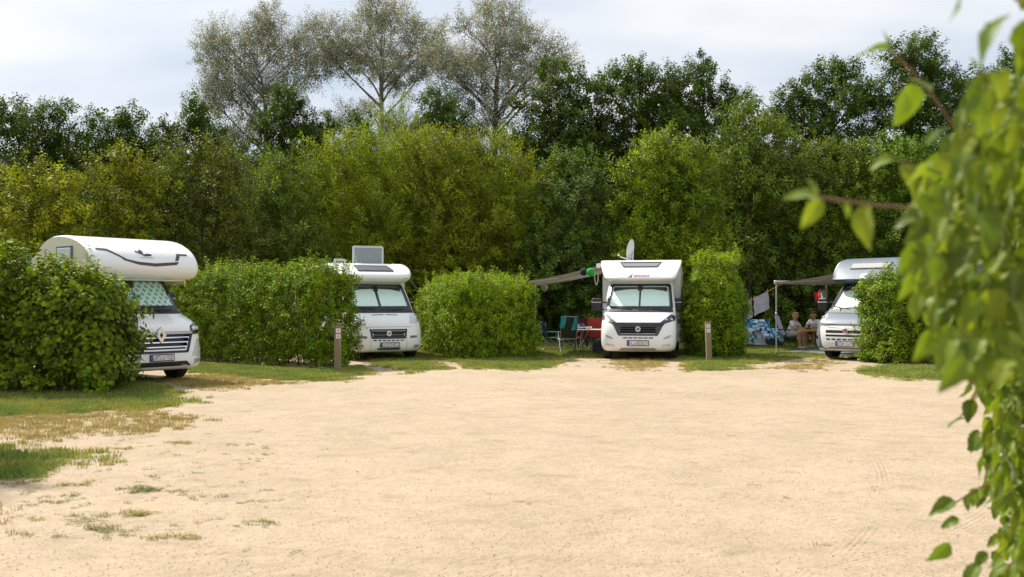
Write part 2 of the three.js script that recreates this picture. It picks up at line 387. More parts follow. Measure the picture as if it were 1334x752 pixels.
// A crown of leaf sprays on the ends of limbs. lobes: {c: Vector3, r: Vector3-like radii}
const _q = new THREE.Quaternion(), _q2 = new THREE.Quaternion();
function turned(dir, R, s) {
  _q.setFromUnitVectors(V(0, 1, 0), dir);
  _q2.setFromAxisAngle(V(0, 1, 0), R() * 6.28);
  return _q.clone().multiply(_q2);
}
function crown(parent, lobes, o, R) {
  const lists = [[], []];
  for (const l of lobes) {
    const n = Math.round(o.density * l.r * l.r * (l.dens ?? 1)), lt = 1 + (R() - 0.5) * 0.3, yellow = (o.yellow ?? 0.2) * R();
    for (let i = 0; i < n; i++) {
      const d = V(R() * 2 - 1, R() * 2 - 1, R() * 2 - 1);
      if (d.lengthSq() > 1 || d.lengthSq() < 0.01) { i--; continue; }
      d.normalize();
      const clump = noise3(l.c.x * 3 + d.x * 1.6, l.c.y * 3 + d.y * 1.6, l.c.z * 3 + d.z * 1.6), rad = l.r * (o.core + (1 - o.core) * Math.sqrt(R())) * (0.84 + 0.46 * clump);
      if (o.gaps && noise3(l.c.x + d.x * 2.6 * rad, l.c.y + d.y * 2.6 * rad, l.c.z + d.z * 2.6 * rad) < o.gaps - 0.5) continue;
      const p = l.c.clone().add(V(d.x * rad, d.y * rad * (o.flat ?? 0.9), d.z * rad)), grow = d.clone().multiplyScalar(o.out ?? 0.8).add(V((R() - 0.5) * 0.9, (o.up ?? 0.5) + (R() - 0.5) * 0.6, (R() - 0.5) * 0.9)).normalize();
      const s = (o.size ?? 1) * (0.75 + R() * 0.55), v = lt * (0.8 + R() * 0.4), yel = clamp(yellow + (R() < 0.08 ? 0.5 * R() * (o.yellow ?? 0.2) : 0), 0, 1);
      lists[R() < 0.5 ? 0 : 1].push([new THREE.Matrix4().compose(p, turned(grow, R), V(s, s, s)), rgb(lerp(o.color[0], o.color[0] * 1.75, yel) * v, lerp(o.color[1], o.color[1] * 1.35, yel) * v, o.color[2] * v)]);
    }
  }
  lists.forEach((list, k) => list.length && scatter('foliage', SPRAY[o.kind][k], o.mat ?? leafMat, list, parent));
}
function tree(name, label, category, { d, base, lobes, group, seed, trunk = 0.16, barkMat = bark, limbs = true, fork = 0.35, depth = 0.7, twigs = 0, bow = 0.6, ...o }) {
  const R = rng(seed), foot = at(base, HY, d), t = thing(name, label, category, [foot.x, 0, foot.z], 0, group);
  const L = lobes.map(([px, py, r, dens]) => { const c = at(px, py, d), rm = r / F * d; return { c: V(c.x - foot.x, c.y, (R() - 0.5) * 2 * depth * Math.max(rm, 0.9)), r: rm * 1.06, dens }; });
  const top = Math.max(...L.map((l) => l.c.y)), low = Math.min(...L.map((l) => l.c.y - l.r)), mean = L.reduce((s, l) => s + l.c.x, 0) / L.length;
  const split = V(mean * 0.25, Math.max(0.5, lerp(low, top, fork)), 0), tip = V(mean * 0.7, top * 0.86, 0), geo = [];
  geo.push(limb(V(0, -0.1, 0), split, trunk, trunk * 0.72, 0.25, R, 6, 8), limb(split, tip, trunk * 0.72, trunk * 0.15, 0.5, R, 6, 7));
  mesh('trunk', join(geo), barkMat, t);
  if (limbs) {
    const bg = [];
    for (const l of L) {
      const rise = l.c.y - 0.9 * Math.hypot(l.c.x - split.x, l.c.z) - 0.3, low = split.y * 0.55, k = clamp((rise - split.y) / Math.max(0.5, tip.y - split.y), 0, 0.9);
      const from = rise < split.y ? split.clone().multiplyScalar(clamp(Math.max(rise, low) / split.y, 0.2, 1)) : split.clone().lerp(tip, k);
      const w = trunk * (0.42 - 0.22 * k);
      bg.push(limb(from, l.c, w, w * 0.3, l.r * bow, R, 6, 5));
      for (let i = 0; i < twigs; i++) {
        const dd = V(R() * 2 - 1, R() * 1.5 - 0.3, R() * 2 - 1).normalize(), e = l.c.clone().addScaledVector(dd, l.r * (0.7 + 0.35 * R())), s = from.clone().lerp(l.c, 0.6 + 0.4 * R());
        bg.push(limb(s, e, w * 0.34, w * 0.08, l.r * 0.35, R, 4, 4));
      }
    }
    mesh('branches', join(bg), barkMat, t).userData.kind = 'stuff';
  }
  crown(t, L, { density: 170, core: 0.45, ...o }, R);
  return t;
}
// A clipped hedge: a box of leaf sprays with an uneven skin, stems below and shoots on top. Local +x runs along it from its near end.
function hedge(name, label, { x, z, turn, length, width, height, kind, color, yellow = 0.25, density = 150, size = 1, seed, shoots = 30, foot = 0.02, group, core = 0.5, drop = 0, dome = 0.05, holes = -0.6, bulge = 0.17, roundEnd = 0.32 }) {
  const R = rng(seed), t = thing(name, label, 'hedge', [x, 0, z], turn, group), lists = [[], []], g = [];
  const n = Math.round(density * (2 * (length + width) * height + length * width));
  for (let i = 0; i < n; i++) {
    const f = R() * (2 * (length + width) * height + length * width);
    let p = V(), d = V(), depth = Math.pow(R(), 1.6) * core;
    if (f < length * width) { p.set(R() * length, height - depth * 0.8, (R() - 0.5) * width); d.set(0, 1, 0); }
    else {
      const a = R() * 2 * (length + width), y = foot + (height - foot) * Math.pow(R(), 0.95);
      if (a < length) { p.set(a, y, width / 2 - depth); d.set(0, 0, 1); } else if (a < 2 * length) { p.set(a - length, y, -width / 2 + depth); d.set(0, 0, -1); }
      else if (a < 2 * length + width) { p.set(depth, y, a - 2 * length - width / 2); d.set(-1, 0, 0); } else { p.set(length - depth, y, a - 2 * length - width * 1.5); d.set(1, 0, 0); }
    }
    const ex = Math.min(p.x, length - p.x), ez = width / 2 - Math.abs(p.z);                     // round the corners in plan and towards the top
    if (ex < roundEnd && ez < roundEnd) { const cx = p.x < length / 2 ? roundEnd : length - roundEnd, cz = Math.sign(p.z) * (width / 2 - roundEnd), dx = p.x - cx, dz = p.z - cz, h = Math.hypot(dx, dz); if (h > roundEnd - depth) { const k = (roundEnd - depth) / h; p.x = cx + dx * k; p.z = cz + dz * k; d.set(dx, 0, dz).normalize(); } }
    const b = noise3(x + p.x * 1.4, p.y * 1.4, z + p.z * 1.4) * bulge + noise3(x + p.x * 4, p.y * 4, p.z * 4 + z) * bulge * 0.5, narrow = 1 - 0.12 * Math.pow(p.y / height, 5) - 0.10 * Math.pow(1 - p.y / height, 4);
    p.addScaledVector(d, b);
    p.y *= 1 - drop * Math.exp(-p.x / 0.9);
    p.z *= narrow;
    p.y *= 1 - dome * (0.5 * Math.pow(Math.abs(2 * p.x / length - 1), 4) + 0.8 * Math.pow(Math.abs(2 * p.z / width), 3)) * Math.pow(p.y / height, 2);
    if (d.y > 0.5) p.y += b * 0.9 + noise2(x + p.x * 0.9, z + p.z * 0.9) * 0.12;
    if (noise3(x + p.x * 2.4 + 30, p.y * 2.4, z + p.z * 2.4) < holes) continue;
    const grow = d.clone().multiplyScalar(0.9).add(V((R() - 0.5) * 0.9, 0.45 + (R() - 0.5) * 0.7, (R() - 0.5) * 0.9)).normalize(), s = size * (0.75 + R() * 0.5), v = 0.78 + R() * 0.42, yel = yellow * clamp(noise3(p.x * 0.9 + x, p.y * 0.9, p.z + z) * 0.5 + 0.4 + (R() - 0.5) * 0.7, 0, 1);
    lists[R() < 0.5 ? 0 : 1].push([new THREE.Matrix4().compose(p, turned(grow, R), V(s, s, s)), rgb(lerp(color[0], color[0] * 1.8, yel) * v, lerp(color[1], color[1] * 1.4, yel) * v, color[2] * v)]);
  }
  for (let i = 0; i < shoots; i++) {                                    // long new shoots above the clipped top and at the corners
    const sx = R() * length, sz = (R() - 0.5) * width * 0.9, h = 0.1 + 0.42 * R() * R(), lean = V((R() - 0.5) * 0.5, 1, (R() - 0.5) * 0.5).normalize(), a = V(sx, height * (1 - drop * Math.exp(-sx / 0.9)) - 0.15, sz);
    g.push(limb(a, a.clone().addScaledVector(lean, h + 0.2), 0.005, 0.002, 0.05, R, 3, 3));
    for (let k = 0; k < 3; k++) { const s = size * (0.6 + R() * 0.3), v = 0.9 + R() * 0.4; lists[k % 2].push([new THREE.Matrix4().compose(a.clone().addScaledVector(lean, (h + 0.2) * (0.4 + 0.25 * k)), turned(lean, R), V(s, s, s)), rgb(color[0] * 1.5 * v, color[1] * 1.3 * v, color[2] * v)]); }
  }
  for (let i = 0; i < length * 7; i++) { const sx = 0.1 + R() * (length - 0.2), sz = (R() - 0.5) * width * 0.55; g.push(limb(V(sx, -0.05, sz), V(sx + (R() - 0.5) * 0.6, height * (0.5 + 0.4 * R()), sz + (R() - 0.5) * width * 0.5), 0.012 + R() * 0.014, 0.004, 0.15, R, 4, 5)); }
  mesh('stems', join(g), twigMat, t).userData.kind = 'stuff';
  lists.forEach((list, k) => list.length && scatter('foliage', SPRAY[kind][k], leafMat, list, t));
  return t;
}
const D2R = Math.PI / 180;
// turn: local +x points away from the yard; a heading of h degrees (as the motorhomes') gives (-sin h, -cos h)
const away = (h) => Math.atan2(Math.cos(h * D2R), -Math.sin(h * D2R));
{
  const G = 'clipped hedges dividing the pitches';
  const h1 = groundAt(150, 514), h2 = groundAt(424, 482), h3 = groundAt(645, 469), h4 = groundAt(931, 468), h5 = groundAt(1160, 476);
  hedge('hazel_hedge', 'dark hazel hedge in front of the overcab motorhome with bird emblem', { x: h1.x - 0.15, z: h1.z - 0.5, turn: away(82), length: 6.5, width: 1.3, height: 2.17, kind: 'hazel', color: [0.130, 0.211, 0.006], yellow: 0.5, density: 105, size: 1.08, holes: -0.45, seed: 31, drop: 0.26, shoots: 130, group: G, core: 0.8, bulge: 0.26, foot: 0.12 });
  hedge('clipped_hedge', 'long clipped green hedge behind the numbered post, between two white motorhomes', { x: h2.x + 0.1, z: h2.z - 0.75, turn: away(50), length: 7.2, width: 1.5, height: 2.27, kind: 'hedge', color: [0.164, 0.268, 0.005], yellow: 0.45, density: 180, holes: -0.5, seed: 32, shoots: 70, group: G });
  hedge('clipped_hedge', 'broad bright green hedge beside the folding chairs, between two white motorhomes', { x: h3.x, z: h3.z - 0.2, turn: away(14), length: 6.0, width: 2.5, height: 2.06, kind: 'hedge', color: [0.187, 0.305, 0.005], yellow: 0.55, density: 170, holes: -0.52, seed: 33, shoots: 70, group: G });
  hedge('clipped_hedge', 'tall narrow shaggy hedge bush behind the numbered post by the sofa', { x: h4.x, z: h4.z - 0.1, turn: away(-14), length: 2.2, width: 1.45, height: 2.62, kind: 'hedge', color: [0.187, 0.305, 0.006], yellow: 0.45, density: 230, seed: 34, dome: 0.42, shoots: 90, group: G, bulge: 0.2, roundEnd: 0.6 });
  hedge('clipped_hedge', 'thick green hedge in front of the silver motorhome', { x: h5.x - 0.05, z: h5.z - 0.85, turn: away(-72), length: 6.5, width: 1.6, height: 2.1, kind: 'hedge', color: [0.164, 0.268, 0.005], yellow: 0.4, density: 200, seed: 35, shoots: 60, group: G, bulge: 0.18 });
}

// ---------------------------------------------------------------- the belt of trees and shrubs behind the pitches
{
  const ALDER = { kind: 'alder', color: [0.069, 0.124, 0.008], yellow: 0.25, density: 120, size: 1.1, core: 0.35, gaps: 0.22 };
  const POPLAR = { kind: 'poplar', color: [0.32, 0.335, 0.205], yellow: 0.06, density: 200, core: 0.2, gaps: 0.36, mat: silverMat, barkMat: paleBark, trunk: 0.15, twigs: 9, bow: 1.6, up: 0.3, depth: 0.9 };
  const WILLOW = { kind: 'willow', color: [0.201, 0.275, 0.008], yellow: 0.65, density: 125, size: 1.15, core: 0.4, up: 0.55, out: 0.95, trunk: 0.1, fork: 0.1, gaps: 0.22 };
  const BUSH = { kind: 'bush', color: [0.089, 0.167, 0.006], yellow: 0.4, density: 130, size: 1.2, core: 0.4, trunk: 0.08, fork: 0.1, gaps: 0.22 };
  const GT = 'tall trees of the belt behind the pitches', GS = 'shrubs in front of the tree belt';
  const silver = (label, base, d, lobes, seed) => tree('silver_poplar', label, 'tree', { ...POPLAR, base, d, lobes, seed, group: GT, fork: 0.45 });
  silver('airy silver-leaved poplar leaning outwards, beside the open pale sky', 352, 49, [[410, 88, 20], [264, 72, 16], [276, 132, 22], [300, 75, 30], [345, 55, 34], [385, 72, 30], [285, 48, 22], [338, 112, 32], [300, 120, 28], [382, 115, 26], [268, 52, 14], [355, 28, 20], [400, 42, 18], [318, 152, 26], [280, 100, 18], [325, 40, 20], [310, 185, 24]], 51);
  silver('tall silver-leaved poplar with a straight bare trunk, middle one of three', 497, 50, [[418, 60, 18], [568, 62, 20], [575, 40, 12], [440, 52, 26], [480, 36, 28], [515, 22, 26], [500, 72, 34], [545, 60, 28], [455, 86, 26], [524, 104, 26], [558, 90, 20], [490, 12, 18], [432, 74, 14], [465, 70, 24], [540, 30, 16], [455, 160, 22], [475, 140, 14]], 52);
  silver('dense grey-leaved silver poplar standing against the dark alders', 645, 47, [[738, 78, 15], [576, 78, 20], [718, 102, 20], [605, 40, 14], [640, 27, 26], [666, 18, 18], [612, 76, 30], [650, 70, 38], [690, 62, 28], [722, 72, 20], [622, 120, 33], [670, 115, 33], [590, 98, 24], [640, 160, 26], [702, 95, 20], [635, 8, 14], [680, 35, 16], [585, 130, 20]], 53);
  tree('pale_willow', 'pale grey-green willow bush in front of the silver poplars', 'tree', { ...WILLOW, color: [0.280, 0.348, 0.051], yellow: 0.1, mat: silverMat, base: 520, d: 43, lobes: [[518, 160, 20], [522, 185, 22], [506, 178, 14], [535, 205, 20]], seed: 54, density: 140, group: GS });
  const alder = (label, base, d, lobes, seed, extra = {}) => tree('alder_tree', label, 'tree', { ...ALDER, base, d, lobes, seed, group: GT, trunk: 0.17, twigs: 2, ...extra });
  alder('round dark alder crown at the end of the belt, above the golden shrubs', 40, 42, [[20, 165, 28], [60, 168, 28], [90, 155, 20], [-20, 175, 32], [40, 200, 34], [85, 195, 30], [12, 145, 14], [-60, 180, 40], [-110, 170, 40], [60, 240, 34]], 55);
  alder('low dark alder with two pointed tops against open sky', 160, 42, [[150, 168, 20], [168, 156, 16], [158, 192, 32], [205, 178, 18], [188, 200, 26], [125, 192, 26], [215, 200, 20], [170, 230, 34], [130, 160, 10], [225, 175, 10]], 56);
  alder('small dark alder beneath the leaning silver poplar', 262, 43, [[258, 150, 18], [245, 168, 18], [268, 172, 24], [250, 195, 26], [285, 195, 22], [262, 136, 8]], 57);
  alder('dark ivy-green alder crowding the foot of the leaning poplar', 380, 43, [[372, 138, 22], [352, 165, 22], [390, 160, 28], [380, 185, 36], [420, 185, 22], [345, 190, 20], [408, 205, 28], [365, 125, 10], [430, 165, 12]], 58);
  alder('dark alder between the two taller silver poplars', 575, 44, [[565, 140, 22], [590, 155, 26], [560, 170, 26], [605, 180, 26], [540, 180, 18], [580, 200, 28], [465, 165, 18], [470, 185, 22]], 59);
  alder('broad dark alder beside the dense silver poplar', 735, 43, [[715, 90, 14], [725, 122, 26], [765, 125, 30], [700, 150, 28], [745, 160, 36], [690, 185, 30], [730, 195, 34], [775, 180, 34], [740, 100, 14], [665, 190, 20]], 60, { trunk: 0.22 });
  alder('large dark alder behind the bright hornbeam', 835, 43, [[800, 112, 24], [828, 95, 18], [850, 118, 28], [820, 145, 36], [865, 150, 34], [790, 185, 36], [845, 190, 40], [810, 100, 12], [882, 108, 20]], 61, { trunk: 0.22 });
  alder('dark alder with a lone spiky top shoot', 915, 43, [[905, 110, 22], [918, 92, 16], [912, 76, 9], [940, 128, 22], [890, 138, 28], [925, 155, 34], [960, 128, 12], [880, 170, 34], [940, 185, 30]], 62);
  alder('alder with a rounded crown beyond the drooping cherry', 1065, 42, [[1030, 138, 22], [1060, 115, 26], [1088, 100, 24], [1108, 92, 18], [1052, 155, 32], [1095, 140, 32], [1020, 160, 20], [1120, 130, 22], [1060, 195, 40], [1110, 190, 36]], 63);
  alder('highest alder crown above the silver motorhome', 1185, 41, [[1165, 82, 24], [1200, 66, 20], [1188, 98, 30], [1150, 120, 26], [1215, 100, 22], [1190, 140, 38], [1235, 125, 22], [1160, 170, 36], [1215, 180, 36]], 64);
  alder('alder at the belt end behind the near leafy shrub', 1300, 41, [[1280, 115, 26], [1320, 92, 24], [1300, 140, 36], [1260, 160, 30], [1350, 110, 36], [1400, 120, 44], [1320, 190, 44], [1390, 190, 50], [1460, 150, 50]], 65);
  tree('cherry_tree', 'tree with long drooping grey-green leaves behind the narrow hedge bush', 'tree', { ...BUSH, kind: 'cherry', color: [0.125, 0.199, 0.017], yellow: 0.25, density: 125, base: 975, d: 37, up: -0.1, lobes: [[962, 165, 24], [985, 148, 20], [975, 195, 36], [1000, 180, 24], [955, 225, 32], [990, 240, 40], [960, 275, 36], [1000, 290, 38], [975, 330, 38], [1010, 340, 30], [960, 370, 36]], seed: 66, group: GT, trunk: 0.13 });
  const bush = (name, label, o, base, d, lobes, seed, extra = {}) => tree(name, label, 'shrub', { ...o, base, d, lobes, seed, group: GS, ...extra });
  bush('hornbeam', 'bright yellow-green hornbeam behind the motorhome with the satellite dish', { ...BUSH, color: [0.148, 0.237, 0.005], yellow: 0.65 }, 865, 36, [[862, 205, 32], [835, 232, 34], [892, 222, 32], [870, 255, 44], [830, 285, 38], [905, 270, 38], [870, 315, 46], [820, 330, 34], [910, 325, 40], [845, 190, 14], [915, 200, 14], [865, 370, 44]], 67);
  bush('leafy_shrub', 'fresh green shrub at the awning with coloured lanterns', { ...BUSH, color: [0.095, 0.163, 0.018] }, 745, 37, [[738, 225, 26], [765, 215, 22], [725, 260, 32], [765, 262, 34], [715, 300, 34], [755, 310, 38], [790, 300, 26], [705, 345, 32], [745, 355, 38], [785, 350, 30], [765, 395, 40], [715, 395, 36]], 68);
  bush('leafy_shrub', 'mid green shrub behind the awning of the silver motorhome', { ...BUSH, color: [0.114, 0.179, 0.011], yellow: 0.45 }, 1070, 37, [[1045, 222, 28], [1085, 210, 30], [1125, 215, 30], [1055, 260, 40], [1105, 258, 42], [1040, 305, 42], [1090, 312, 46], [1050, 360, 44], [1100, 365, 46], [1030, 400, 40]], 69);
  bush('leafy_shrub', 'green shrub rising behind the roof of the silver motorhome', { ...BUSH, color: [0.097, 0.182, 0.006], yellow: 0.45 }, 1190, 36, [[1160, 215, 34], [1205, 205, 36], [1150, 265, 42], [1200, 260, 46], [1160, 320, 46], [1215, 320, 48], [1250, 260, 44], [1180, 375, 50], [1240, 360, 48]], 70);
  bush('leafy_shrub', 'shrub behind the thick hedge at the far end of the belt', { ...BUSH }, 1330, 34, [[1290, 215, 40], [1340, 230, 50], [1300, 280, 50], [1370, 300, 60], [1310, 350, 56], [1400, 380, 60]], 71);
  bush('willow_shrub', 'willow shrub with grey-green feathery leaves beside the long hedge', { ...WILLOW, color: [0.125, 0.190, 0.012], yellow: 0.4 }, 350, 36, [[345, 240, 26], [375, 228, 24], [330, 270, 30], [365, 275, 36], [395, 262, 28], [345, 315, 36], [385, 318, 38], [340, 355, 32], [375, 365, 34], [420, 350, 30]], 72);
  bush('willow_shrub', 'sunlit yellow-green willow shrub behind the motorhome with open roof hatches', WILLOW, 480, 38, [[425, 225, 24], [455, 212, 26], [490, 205, 26], [525, 203, 26], [440, 255, 34], [485, 250, 38], [530, 248, 36], [450, 300, 38], [500, 300, 42], [545, 295, 34], [470, 345, 40], [520, 350, 42], [430, 290, 24]], 73);
  bush('willow_shrub', 'broad yellow willow shrub with spiky top shoots beside the fresh green shrub', { ...WILLOW, color: [0.181, 0.240, 0.007] }, 625, 38, [[560, 205, 26], [595, 207, 26], [632, 212, 26], [665, 218, 22], [570, 250, 36], [620, 255, 38], [665, 255, 30], [690, 240, 20], [580, 300, 40], [635, 305, 40], [680, 300, 30], [600, 350, 42], [655, 355, 38]], 74);
  bush('golden_shrub', 'golden yellow shrub above the roof of the overcab motorhome', { ...BUSH, color: [0.20, 0.25, 0.008], yellow: 0.6 }, 40, 31, [[20, 235, 26], [55, 240, 26], [85, 250, 20], [5, 272, 34], [50, 285, 34], [90, 285, 22], [-40, 260, 40], [30, 325, 40], [-20, 330, 44], [-90, 290, 50], [85, 325, 30]], 75);
  bush('mixed_shrub', 'yellow-green shrub behind the rounded overcab roof', { ...BUSH, color: [0.148, 0.190, 0.006], yellow: 0.6 }, 150, 33, [[115, 240, 20], [145, 225, 24], [178, 222, 26], [130, 270, 32], [170, 268, 34], [205, 250, 24], [150, 315, 36], [195, 305, 32], [120, 330, 32], [170, 360, 40]], 76);
  bush('mixed_shrub', 'dull olive shrub with small leaves beside the rounded overcab roof', { ...BUSH, color: [0.110, 0.142, 0.012], yellow: 0.3 }, 265, 34, [[235, 210, 24], [268, 202, 22], [298, 205, 18], [225, 250, 30], [262, 245, 32], [300, 240, 28], [240, 290, 36], [285, 285, 36], [265, 330, 40], [310, 320, 34], [225, 335, 34], [290, 370, 40]], 77);
  // dark understorey behind the pitches, down to the ground
  const low = ['thicket behind the long clipped hedge', 'thicket below the grey-green willow shrub', 'thicket beside the motorhome with open roof hatches', 'thicket behind the broad bright hedge', 'thicket behind the folding chairs', 'thicket behind the motorhome with the satellite dish', 'thicket behind the washing line', 'thicket behind the seated children', 'thicket behind the silver motorhome', 'thicket behind the thick hedge', 'thicket behind the overcab motorhome', 'thicket beyond the hazel hedge'];
  [270, 360, 550, 640, 720, 830, 960, 1040, 1130, 1230, 170, 40].forEach((px, i) => bush('thicket', 'dense dark green ' + low[i], { ...BUSH, yellow: 0.25, density: 150 }, px, 39.5 + (i % 3) * 0.5, [[px - 36, 405, 44], [px + 30, 400, 46], [px, 350, 46], [px + 44, 345, 40], [px - 40, 340, 40], [px + 4, 430, 36]], 90 + i));
  // the wood goes on behind as one mass
  const R = rng(81), lobes = [], wood = new THREE.Group();
  wood.name = numbered('woodland');
  scene.add(tag(wood, 'dense dark wood closing the view behind the shrubs and alders', 'wood', null, 'stuff'));
  for (let i = 0; i < 60; i++) { const px = -260 + i * 31 + R() * 20, d = 48 + R() * 9; for (const py of [400, 350, 300, 255, 228]) { const c = at(px + (R() - 0.5) * 30, py + R() * 16 + (px > 200 && px < 330 ? 10 : 0), d); lobes.push({ c, r: 1.9 }); } }
  crown(wood, lobes, { ...ALDER, density: 46, core: 0.3, gaps: 0, size: 1.7 }, R);
  const tg = [];
  for (let i = 0; i < 40; i++) { const c = at(-240 + i * 45 + R() * 25, HY, 46 + R() * 10); tg.push(limb(V(c.x, 0, c.z), V(c.x + R() - 0.5, 7, c.z), 0.16, 0.06, 0.6, R, 4, 6)); }
  mesh('trunks', join(tg), bark, wood).userData.kind = 'stuff';
  // the tree beside the yard whose shade reaches the grass
  tree('field_maple', 'leafy field maple beside the hazel hedge shading the yard edge', 'tree', { ...BUSH, base: -260, d: 12, density: 200, kind: 'bush', color: [0.103, 0.175, 0.006], lobes: [[-250, -20, 100], [-205, 20, 75], [-310, 50, 110], [-240, 100, 90], [-320, 150, 100], [-270, 30, 90]], seed: 82, trunk: 0.14, fork: 0.2 });
}

// ---------------------------------------------------------------- motorhomes
// A vehicle's own axes: x to the photograph's right when it faces the viewer, y up, z forward; the bumper's front is z = 0.
const whitePaint = phys([0.86, 0.86, 0.84], 0.32, { clearcoat: 0.6, clearcoatRoughness: 0.12 });
const agedWhite = phys([0.85, 0.845, 0.81], 0.38, { clearcoat: 0.5, clearcoatRoughness: 0.2 });
const creamPaint = phys([0.80, 0.70, 0.52], 0.45, { clearcoat: 0.3, clearcoatRoughness: 0.2 });
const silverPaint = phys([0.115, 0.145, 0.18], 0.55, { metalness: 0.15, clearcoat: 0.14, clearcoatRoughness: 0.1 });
const paleSilver = phys([0.62, 0.63, 0.63], 0.35, { metalness: 0.3, clearcoat: 0.6, clearcoatRoughness: 0.12 });
const darkGlass = phys([0.03, 0.035, 0.04], 0.08, { clearcoat: 1, clearcoatRoughness: 0.03 });
const frit = std([0.012, 0.012, 0.013], 0.35), blackPlastic = std([0.022, 0.022, 0.024], 0.55), greyPlastic = std([0.16, 0.165, 0.17], 0.55), rubber = std([0.018, 0.018, 0.018], 0.85), underside = std([0.03, 0.028, 0.026], 0.95);
const chrome = std([0.75, 0.75, 0.76], 0.16, { metalness: 1 }), alu = std([0.62, 0.63, 0.64], 0.35, { metalness: 0.8 }), satin = std([0.45, 0.45, 0.46], 0.4, { metalness: 0.6 });
const pane = phys([0.93, 0.99, 0.96], 0.02, { transmission: 1, thickness: 0, ior: 1.5 });
const lensGlass = phys([0.95, 0.96, 0.97], 0.06, { transmission: 1, thickness: 0, ior: 1.45 });
const blindMat = std([0.80, 0.90, 0.85], 0.55), blindPale = std([0.86, 0.9, 0.87], 0.55), reflectorMat = std([0.7, 0.7, 0.7], 0.25, { metalness: 0.9 }), amber = std([0.7, 0.28, 0.05], 0.3);

function rowsAt(rows, y) {
  if (y <= rows[0].y) return rows[0];
  for (let i = 1; i < rows.length; i++) if (y <= rows[i].y) {
    const a = rows[i - 1], b = rows[i], t = (y - a.y) / (b.y - a.y), o = { y };
    for (const k of ['w', 'zf', 'D', 'n', 'zb']) o[k] = lerp(a[k], b[k], t);
    return o;
  }
  return rows[rows.length - 1];
}
const sheet = (list, zb) => list.map(([y, w, zf, D, n, b]) => ({ y, w, zf, D, n, zb: b ?? zb }));
function smoothRows(rows, step) {                                     // Catmull-Rom through the rows
  const out = [];
  for (let i = 0; i < rows.length - 1; i++) {
    const p = [rows[Math.max(0, i - 1)], rows[i], rows[i + 1], rows[Math.min(rows.length - 1, i + 2)]], n = Math.max(1, Math.round((p[2].y - p[1].y) / step));
    for (let k = 0; k < n; k++) {
      const t = k / n, o = { y: lerp(p[1].y, p[2].y, t) };
      for (const c of ['w', 'zf', 'D', 'n', 'zb']) {
        const m1 = (p[2][c] - p[0][c]) / Math.max(1e-6, p[2].y - p[0].y) * (p[2].y - p[1].y), m2 = (p[3][c] - p[1][c]) / Math.max(1e-6, p[3].y - p[1].y) * (p[2].y - p[1].y);
        o[c] = (2 * t ** 3 - 3 * t * t + 1) * p[1][c] + (t ** 3 - 2 * t * t + t) * m1 + (-2 * t ** 3 + 3 * t * t) * p[2][c] + (t ** 3 - t * t) * m2;
      }
      out.push(o);
    }
  }
  out.push(rows[rows.length - 1]);
  return out;
}
function faceZ(rows, x, y) {
  const r = rowsAt(rows, y), t = Math.min(1, Math.abs(x) / r.w);
  return r.zf - r.D * (1 - Math.pow(Math.max(0, 1 - Math.pow(t, r.n)), 1 / r.n));
}
function loft(rows, hole, caps = true) {
  const NF = 56, NS = 5, pts = [];
  for (const r of rows) {
    const line = [];
    for (let i = 0; i < NS; i++) line.push([-r.w, r.y, lerp(r.zb, r.zf - r.D, i / NS)]);
    for (let i = 0; i <= NF; i++) { const a = Math.PI * (1 - i / NF), c = Math.cos(a), s = Math.sin(a); line.push([r.w * Math.sign(c) * Math.pow(Math.abs(c), 2 / r.n), r.y, r.zf - r.D + r.D * Math.pow(Math.max(0, s), 2 / r.n)]); }
    for (let i = NS - 1; i >= 0; i--) line.push([r.w, r.y, lerp(r.zb, r.zf - r.D, i / NS)]);
    pts.push(line);
  }
  const C = pts[0].length, pos = pts.flat(2), idx = [];
  for (let j = 0; j < pts.length - 1; j++) for (let i = 0; i < C - 1; i++) {
    const a = pts[j][i], b = pts[j + 1][i + 1], mx = (a[0] + b[0]) / 2, my = (a[1] + b[1]) / 2, mz = (a[2] + b[2]) / 2;
    if (hole && hole(mx, my, mz)) continue;
    const k = j * C + i;
    idx.push(k, k + 1, k + C, k + 1, k + C + 1, k + C);
  }
  if (caps) for (const [j, flip] of [[0, true], [pts.length - 1, false]]) {
    const b = pos.length / 3;
    for (const p of pts[j]) pos.push(...p);
    pos.push(0, pts[j][0][1], (pts[j][0][2] + pts[j][C >> 1][2]) / 2);
    for (let i = 0; i < C - 1; i++) flip ? idx.push(b + C, b + i + 1, b + i) : idx.push(b + C, b + i, b + i + 1);
    idx.push(...(flip ? [b + C, b, b + C - 1] : [b + C, b + C - 1, b]));
  }
  const g = new THREE.BufferGeometry();
  g.setAttribute('position', new THREE.Float32BufferAttribute(pos, 3));
  g.setIndex(idx);
  return toCreasedNormals(g, 0.6);
}
function roundPoly(pts, r, seg = 4) {
  const out = [];
  for (let i = 0; i < pts.length; i++) {
    const p = new THREE.Vector2(...pts[i]), a = new THREE.Vector2(...pts[(i + pts.length - 1) % pts.length]), b = new THREE.Vector2(...pts[(i + 1) % pts.length]);
    const da = a.clone().sub(p), db = b.clone().sub(p), k = Math.min(r, da.length() * 0.45, db.length() * 0.45);
    const s = p.clone().addScaledVector(da.normalize(), k), e = p.clone().addScaledVector(db.normalize(), k);
    for (let j = 0; j <= seg; j++) { const t = j / seg; out.push(new THREE.Vector2((1 - t) ** 2 * s.x + 2 * t * (1 - t) * p.x + t * t * e.x, (1 - t) ** 2 * s.y + 2 * t * (1 - t) * p.y + t * t * e.y)); }
  }
  return out;
}
const mirror = (pts) => pts.map(([x, y]) => [-x, y]).reverse();
